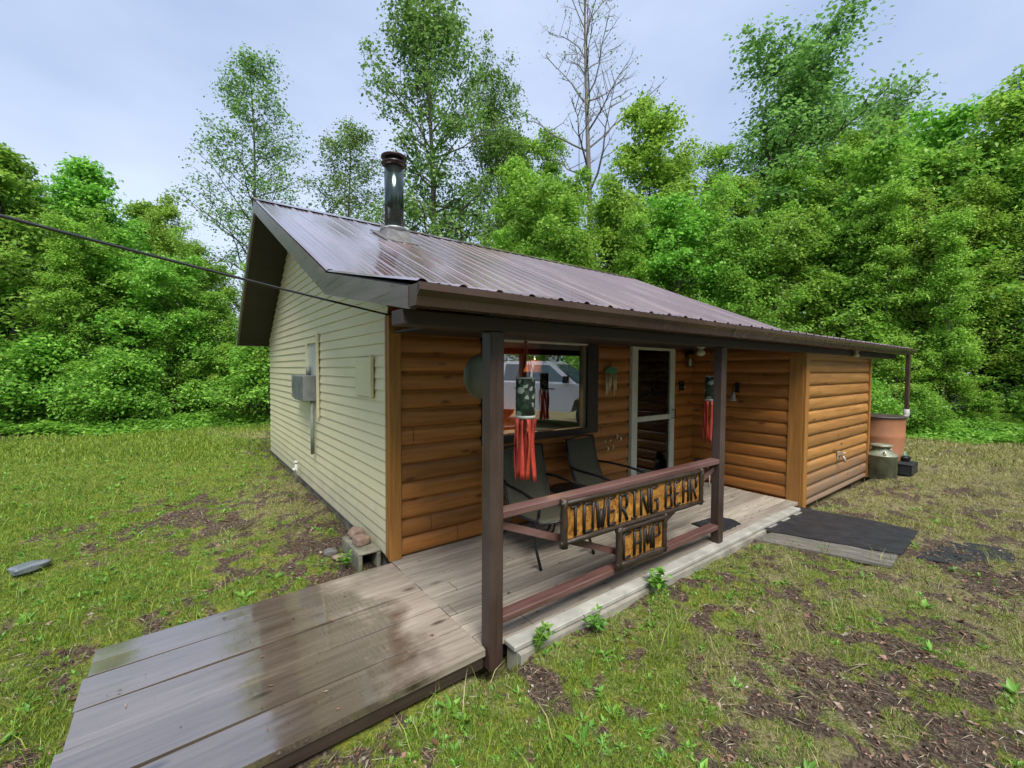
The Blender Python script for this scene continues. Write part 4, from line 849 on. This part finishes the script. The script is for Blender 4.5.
# ------------------------------------------------------------------ trees
def tree_mesh(seed,h,base,spread,nl,leaves_per,leafL,shape,upa=(25,55),flat=.38,clr=.45,wood_mat=BARK,leaf=LEAF,trunk_r=None,twigs=4,sub=5,top=1.0,lean=0.):
    r=np.random.default_rng(seed); tr=trunk_r or h*.011; mb=MB(); cl=[]
    ph=r.uniform(0,6,2); trunk=[]; n=14
    for i in range(n+1):
        s=i/n; trunk.append(Vector((lean*h*s*s+.02*h*math.sin(s*4+ph[0])*s,.02*h*math.sin(s*3.3+ph[1])*s,h*.97*s)))
    mb.tube(trunk,[tr*(1-.88*(i/n)) * (1.25 if i==0 else 1) for i in range(n+1)],8)
    def at(s): i=min(int(s*n),n-1); f_=s*n-i; return trunk[i].lerp(trunk[i+1],f_)
    ga=r.uniform(0,6)
    for k in range(nl):
        s=base+(1-base)*((k+.5)/nl)**.95; s=max(base,min(.985,s+r.uniform(-.02,.02))); ga+=2.399+r.uniform(-.4,.4); u_=(s-base)/(1-base)
        ln=spread*shape(u_)*r.uniform(.75,1.2); el=R(r.uniform(*upa))*(.55+.75*u_); p=at(s); dirv=Vector((math.cos(ga)*math.cos(el),math.sin(ga)*math.cos(el),math.sin(el)))
        pts=[p];d=dirv.copy();m_=5
        for j in range(m_):
            d=(d+Vector(r.normal(0,.13,3))+Vector((0,0,.03))).normalized(); pts.append(pts[-1]+d*ln/m_)
        r0=max(.012,tr*(1-.85*s)*.5); mb.tube(pts,[r0*(1-.8*j/m_) for j in range(m_+1)],5,False)
        for q in range(sub):
            f_=.25+.75*(q+r.random())/sub; f_=min(f_,.999); i=int(f_*m_); a=pts[i].lerp(pts[i+1],f_*m_-i)
            sl=ln*.42*(1.15-f_*.6)*r.uniform(.6,1.25); sd=Vector(r.normal(0,1,3)); sd.z=abs(sd.z)*.35+.05; sd=(sd.normalized()+dirv*.7).normalized(); b_=a+sd*sl; b_.z+=sl*.05
            mid=a.lerp(b_,.5)+Vector(r.normal(0,.05*sl,3)); mb.tube([a,mid,b_],[r0*.4,r0*.28,.005],4,False)
            for w_ in range(twigs):
                c=mid.lerp(b_,r.random()*1.15)+Vector(r.normal(0,.16*max(sl,.5),3)); cl.append(c)
                if w_<2: mb.tube([mid.lerp(b_,.3*w_),c],[r0*.2+.003,.004],3,False)
    for w_ in range(2*twigs): cl.append(at(.84+.16*r.random())+Vector(r.normal(0,.34,3)))
    cl=np.array([tuple(c) for c in cl]); nc=len(cl)
    if leaves_per>0:
        k=leaves_per; cr=clr*r.uniform(.6,1.35,(nc,1,1)); off=r.normal(0,1,(nc,k,3)); off/=np.linalg.norm(off,axis=2,keepdims=True); off*=r.random((nc,k,1))**.75*cr*1.45; off[...,2]*=flat
        off[...,2]-=.35*(off[...,0]**2+off[...,1]**2)/np.maximum(cr[...,0],.1)      # pads droop at their rims
        P=(cl[:,None]+off).reshape(-1,3); N=r.normal(0,.62,P.shape); N[:,2]=np.abs(N[:,2])+.55; N=unit(N); T_=off.reshape(-1,3)+r.normal(0,.3,P.shape); T_=unit(T_-N*(T_*N).sum(1,keepdims=True)); T_[:,2]-=.25; T_=unit(T_)
        L=leafL*r.uniform(.6,1.35,len(P)); keep=P[:,2]>.05
        lv=(P[keep],N[keep],T_[keep],L[keep],L[keep]*r.uniform(.5,.85,keep.sum()))
    else: lv=None
    return mb,lv,leaf,wood_mat
PROTO={}
def tree(kind,loc,scale=1,rz=0,sz=1,label='',cat='tree',group=None,name=None):
    nm=name or PROTO[kind]['name']
    if 'trunk' not in PROTO[kind]:
        mb,lv,leaf,wm=PROTO[kind]['gen'](); tk=mb.build('trunk',wm); PROTO[kind]['trunk']=tk.data
        cr=mk_leaves('crown',*lv,leaf) if lv else None; PROTO[kind]['crown']=cr.data if cr else None
        for o in (tk,cr):
            if o: bpy.data.objects.remove(o)
    t=thing(nm,label,cat,loc,group); t.rotation_euler=(0,0,rz); t.scale=(scale,scale,scale*sz)
    for k in ('trunk','crown'):
        if PROTO[kind][k]: o=bpy.data.objects.new(k,PROTO[kind][k]); COL.objects.link(o); o.parent=t
    return t
dome=lambda u:math.sqrt(max(0.02,1-(2*min(u,.97)-.75)**2/1.6))
cone=lambda u:1.02-.85*u**1.3
egg=lambda u:(.55+.9*u)*(1-.88*u**3.2)
colm=lambda u:.75-.45*u+.25*math.sin(u*9)
PROTO.update({
 'mapleA':dict(name='broadleaf_tree',gen=lambda:tree_mesh(11,10,.07,3.2,38,20,.13,cone,(8,45),.40,.44,leaf=LEAF,sub=6,twigs=5,trunk_r=.085)),
 'mapleB':dict(name='broadleaf_tree',gen=lambda:tree_mesh(12,11,.10,2.9,38,19,.12,lambda u:(1.0-.72*u),(12,50),.42,.42,leaf=LEAFL,sub=6,twigs=5,trunk_r=.085)),
 'mapleC':dict(name='broadleaf_tree',gen=lambda:tree_mesh(13,9,.06,2.9,34,21,.14,lambda u:(1.05-.6*u),(0,40),.36,.46,leaf=LEAF,sub=6,twigs=5,trunk_r=.08)),
 'thin':dict(name='thin_tree',gen=lambda:tree_mesh(44,13,.15,2.2,30,12,.12,lambda u:(.9-.5*u),(15,50),.6,.40,leaf=LEAFL,wood_mat=BARK,sub=5,twigs=3,trunk_r=.065,lean=.06)),
 'slender':dict(name='slender_tree',gen=lambda:tree_mesh(34,13,.20,2.3,40,18,.12,lambda u:(.85-.55*u)*(.8+.3*math.sin(u*15)),(15,50),.5,.40,leaf=LEAFL,wood_mat=BARKL,sub=5,twigs=5,trunk_r=.08)),
 'young':dict(name='young_tree',gen=lambda:tree_mesh(14,6,.04,2.0,30,26,.105,cone,(5,45),.40,.36,leaf=LEAFL,sub=4,twigs=4)),
 'bush':dict(name='bush',gen=lambda:tree_mesh(15,2.2,.02,1.4,24,34,.085,cone,(5,55),.55,.32,leaf=LEAF,sub=4,twigs=3,trunk_r=.03)),
 'poplar':dict(name='poplar_tree',gen=lambda:tree_mesh(26,20,.16,5.2,60,20,.15,lambda u:(.92-.45*u)*(.85+.25*math.sin(u*14)),(25,58),.8,.46,leaf=LEAFD,sub=6,twigs=4,trunk_r=.19)),
 'airy':dict(name='airy_tree',gen=lambda:tree_mesh(17,17,.15,3.9,56,12,.12,lambda u:(1.1-.85*u),(25,55),.8,.46,leaf=LEAFD,sub=6,twigs=4,trunk_r=.13)),
 'bare':dict(name='bare_tree',gen=lambda:tree_mesh(18,21,.48,4.6,26,1,.10,lambda u:.95-.5*u,(35,62),.8,.5,leaf=LEAFD,wood_mat=BARKL,sub=8,twigs=4,trunk_r=.20)),
 'oak':dict(name='oak_tree',gen=lambda:tree_mesh(19,18,.12,5.6,56,24,.165,lambda u:(1.05-.72*u)*(.85+.2*math.sin(u*13+1)),(20,52),.55,.66,leaf=LEAFD,sub=6,twigs=4,trunk_r=.24)),
})
def at(u,depth):
    l=(u-512)/434*depth; return CF[0]*depth+CR[0]*l, CF[1]*depth+CR[1]*l
def put(kind,u,depth,vtop,label,hp,group=None,wide=1.,name=None,cat='tree'):
    x,y=at(u,depth); h=1.8+(369-vtop)/434*depth; s=h/hp; z=float(gz(x,y))-.05
    return tree(kind,(x,y,z),s*wide,random.uniform(0,6.28),1/wide,label,cat,group,name)
HP={'thin':13,'slender':13,'mapleA':10,'mapleB':11,'mapleC':9,'young':6,'bush':2.35,'poplar':20,'airy':17,'bare':21,'oak':18}
def P(kind,u,depth,vtop,label,group=None,wide=1.,cat='tree'): return put(kind,u,depth,vtop,label,HP[kind],group,wide,None,cat)
# the trees one can single out
P('airy',252,25,72,'tall thin airy tree standing alone above the left end of the roof',wide=1.1)
P('airy',345,26,134,'slender airy tree rising between the chimney and the roof end',wide=1.35)
P('poplar',432,21,-40,'tall leafy poplar rising right behind the chimney')
P('poplar',500,24,95,'poplar with leaning top between the tall poplar and the bare tree')
P('bare',588,22,-45,'nearly leafless tree with pale bare branches reaching out of the picture')
P('mapleB',642,19,108,'dense tree with pointed top just right of the bare tree',wide=1.1)
P('oak',790,21,52,'tallest dense tree, with a jagged crown against the sky at right',wide=1.3)
P('oak',880,25,115,'grey-green tree showing behind the gap right of the tallest tree')
P('mapleB',1000,14.5,85,'big bright green tree at the right edge of the picture',wide=1.1)
P('mapleA',14,13,158,'big maple at the left edge of the picture',wide=1.1)
P('mapleB',165,17,205,'pale airy maple top standing above the left woods',wide=.8)
P('young',640,17.2,250,'bright young tree showing just above the middle of the roof ridge')
P('mapleC',948,17,118,'rounded green tree standing left of the big tree at the right edge',wide=1.15)
P('mapleA',96,15,172,'rounded maple top against the sky in the middle of the left woods',wide=1.1)
# woods: three groups round the clearing
GL_,GB_,GR_='trees in the woods left of the cabin','trees in the woods behind the cabin','trees in the woods right of the cabin'
LL_,LB_,LR_='green broad-leaved tree in the thick woods left of the cabin','green broad-leaved tree in the thick woods behind the roof','green broad-leaved tree in the thick woods right of the cabin'
def sky_l(u): return float(np.interp(u,[-200,0,40,90,130,170,200,240,290],[140,165,180,188,200,218,250,262,258]))
def sky_r(u): return float(np.interp(u,[290,380,450,500,550,600,640,690,740,800,860,900,925,960,1024,1200],[250,240,205,130,120,150,115,140,125,110,115,130,140,130,90,70]))
rr=random.Random(5)
for row,(dl,lo_) in enumerate(((13.0,0),(16.5,8),(21,20))):
    for u in range(-170,291,[46,52,60][row]):
        uu=u+rr.uniform(-14,14); d_=dl+rr.uniform(-.8,.8)+(1.8 if uu>150 else 0); k=rr.choice(['mapleA','mapleC','mapleC','slender'] if row<2 else ['mapleA','airy','slender'])
        P(k,uu,d_,sky_l(uu)+rr.uniform(0,28)+(35 if row==0 else 0),LL_,GL_,1.05)
for row,dl in enumerate((17.0,20.0,25.0)):
    for u in range(300,880,[48,50,52][row]):
        uu=u+rr.uniform(-14,14); d_=dl+rr.uniform(-.8,.8)-(1.5 if uu>700 else 0)+(1.5 if uu<480 else 0); k=rr.choice(['mapleA','mapleB','mapleC','slender'] if row<2 else ['slender','mapleB','slender'])
        P(k,uu,d_,sky_r(uu)+rr.uniform(5,45)+(60 if row==0 else (25 if row==1 else 0)),LB_,GB_,1.0)
for row,dl in enumerate((12.8,15.5,19.5)):
    for u in range(880,1230,[50,52,56][row]):
        uu=u+rr.uniform(-14,14); d_=dl+rr.uniform(-.7,.7)+(.8 if uu<930 else 0); k=rr.choice(['mapleA','mapleB','mapleC','slender'])
        P(k,uu,d_,sky_r(uu)+rr.uniform(5,35)+(45 if row==0 else 5),LR_,GR_,1.0)
for k_,(u,d_,v) in enumerate(((88,13.4,205),(176,14.9,225),(560,17.6,190),(632,17.2,215),(716,16.2,175),(768,16.6,205),(912,13.9,185),(1008,13.0,140))):
    P('thin',u,d_,v,'thin leaning sapling standing at the front of the %s woods'%('left' if u<300 else ('back' if u<850 else 'right')),'thin saplings before the %s woods'%('left' if u<300 else ('back' if u<850 else 'right')))
# understory
for u in range(-150,285,29):
    uu=u+rr.uniform(-9,9); P('young' if rr.random()<.35 else 'bush',uu,12.6+rr.uniform(-.5,.9)+(1.7 if uu>150 else 0),rr.uniform(330,385),'leafy bush at the foot of the woods left of the cabin','bushes at the edge of the left woods',1.1,'bush')
for u in range(865,1160,30):
    uu=u+rr.uniform(-9,9); P('young' if rr.random()<.35 else 'bush',uu,12.3+rr.uniform(-.4,.8),rr.uniform(330,392),'leafy bush at the foot of the woods right of the cabin','bushes at the edge of the right woods',1.1,'bush')
for k in range(26):   # behind and round the camera, where the window and wet boards mirror them
    a=R(rr.uniform(-165,-15)); d_=rr.uniform(14,22); x,y=3+d_*math.cos(a),-1+d_*math.sin(a)
    tree(rr.choice(['mapleA','mapleB','mapleC']),(x,y,float(gz(x,y))-.05),rr.uniform(.9,1.2),rr.uniform(0,6),1,'green tree behind the camera, seen only as a reflection','tree','trees behind the viewer')
# low ground cover along the woods' edge
def cover_band(n,fn,L):
    x,y=fn(n); e=edge_dist(x,y); z=gz(x,y); cl=fbm(x*.9,y*.9,63,3); hh=(.12+.55*cl)*rng.random(len(x))**.7*sst(-.7,.7,e)
    k=(e>-.5)&(hh>.01)&~inside(x,y); x,y,z,hh=x[k],y[k],z[k],hh[k]; n=len(x)
    N=rng.normal(0,.45,(n,3)); N[:,2]=np.abs(N[:,2])+.6; N=unit(N); T_=unit(np.cross(N,rng.normal(0,1,(n,3)))); l=L*rng.uniform(.6,1.4,n)
    return np.stack([x,y,z+hh],-1),N,T_,l,l*rng.uniform(.45,.8,n)
def fl(n): d_=11+rng.random(n)*6; u=-250+rng.random(n)*560; return at(u,d_)
def fr(n): d_=10.5+rng.random(n)*6; u=840+rng.random(n)*420; return at(u,d_)
cs=[cover_band(60000,fl,.10),cover_band(55000,fr,.10)]
o=mk_leaves('undergrowth',*[np.concatenate([c[i] for c in cs]) for i in range(5)],LEAF); tag(o,'low leafy ground cover along the edge of the woods','undergrowth',kind='stuff')
#@@END
# ------------------------------------------------------------------ sky, sun, camera
w=bpy.data.worlds.new('World'); S.world=w; w.use_nodes=True; nt=w.node_tree; N_=nt.nodes; bg=N_['Background']
sk=N_.new('ShaderNodeTexSky'); sk.sky_type='NISHITA'; sk.sun_disc=False; sk.sun_elevation=R(55); sk.sun_rotation=R(215); sk.air_density=1.2; sk.dust_density=2.0
tc=N_.new('ShaderNodeTexCoord'); mp=N_.new('ShaderNodeMapping'); mp.inputs['Scale'].default_value=(1,1,2.2); nt.links.new(tc.outputs['Generated'],mp.inputs[0])
no=N_.new('ShaderNodeTexNoise'); no.inputs['Scale'].default_value=1.3; no.inputs['Detail'].default_value=5; nt.links.new(mp.outputs[0],no.inputs['Vector'])
cr=N_.new('ShaderNodeValToRGB'); cr.color_ramp.elements[0].position=.35; cr.color_ramp.elements[0].color=(1.18,1.50,2.18,1); cr.color_ramp.elements[1].position=.68; cr.color_ramp.elements[1].color=(2.05,2.32,2.95,1); nt.links.new(no.outputs['Fac'],cr.inputs[0])
mx=N_.new('ShaderNodeMix'); mx.data_type='RGBA'; mx.inputs[0].default_value=.90; nt.links.new(sk.outputs[0],mx.inputs[6]); nt.links.new(cr.outputs[0],mx.inputs[7]); nt.links.new(mx.outputs[2],bg.inputs[0]); bg.inputs[1].default_value=.10
sl_=bpy.data.lights.new('sun','SUN'); sl_.energy=1.5; sl_.angle=R(30); sl_.color=(1,.96,.9); so=bpy.data.objects.new('sun',sl_); COL.objects.link(so)
# sun behind the viewer's right shoulder, high and soft
az=R(-112); el=R(56); d_=Vector((math.cos(az)*math.cos(el),math.sin(az)*math.cos(el),math.sin(el))); so.rotation_euler=d_.to_track_quat('Z','Y').to_euler()
sk.sun_rotation=math.atan2(d_.x,d_.y)
cam=bpy.data.cameras.new('camera'); co=bpy.data.objects.new('camera',cam); COL.objects.link(co); S.camera=co
f=434.; yaw=R(52.6); pit=math.atan(15/f); roll=R(.3)
Fh=Vector((math.cos(yaw),math.sin(yaw),0)); R0=Vector((math.sin(yaw),-math.cos(yaw),0)); Zu=Vector((0,0,1))
Fw=Fh*math.cos(pit)-Zu*math.sin(pit); U0=Zu*math.cos(pit)+Fh*math.sin(pit); Rr=R0*math.cos(roll)+U0*math.sin(roll); Uu=U0*math.cos(roll)-R0*math.sin(roll)
mt=Matrix((Rr,Uu,-Fw)).transposed().to_4x4(); mt.translation=Vector((0,0,1.7)); co.matrix_world=mt
cam.sensor_width=36; cam.lens=36*f/1024; cam.clip_end=2000; cam.clip_start=.05
S.view_settings.view_transform='Standard'; S.view_settings.look='None'; S.view_settings.exposure=1.88; S.view_settings.gamma=1
S.render.engine='CYCLES'; S.cycles.max_bounces=6; S.cycles.transparent_max_bounces=8; S.cycles.use_denoising=True
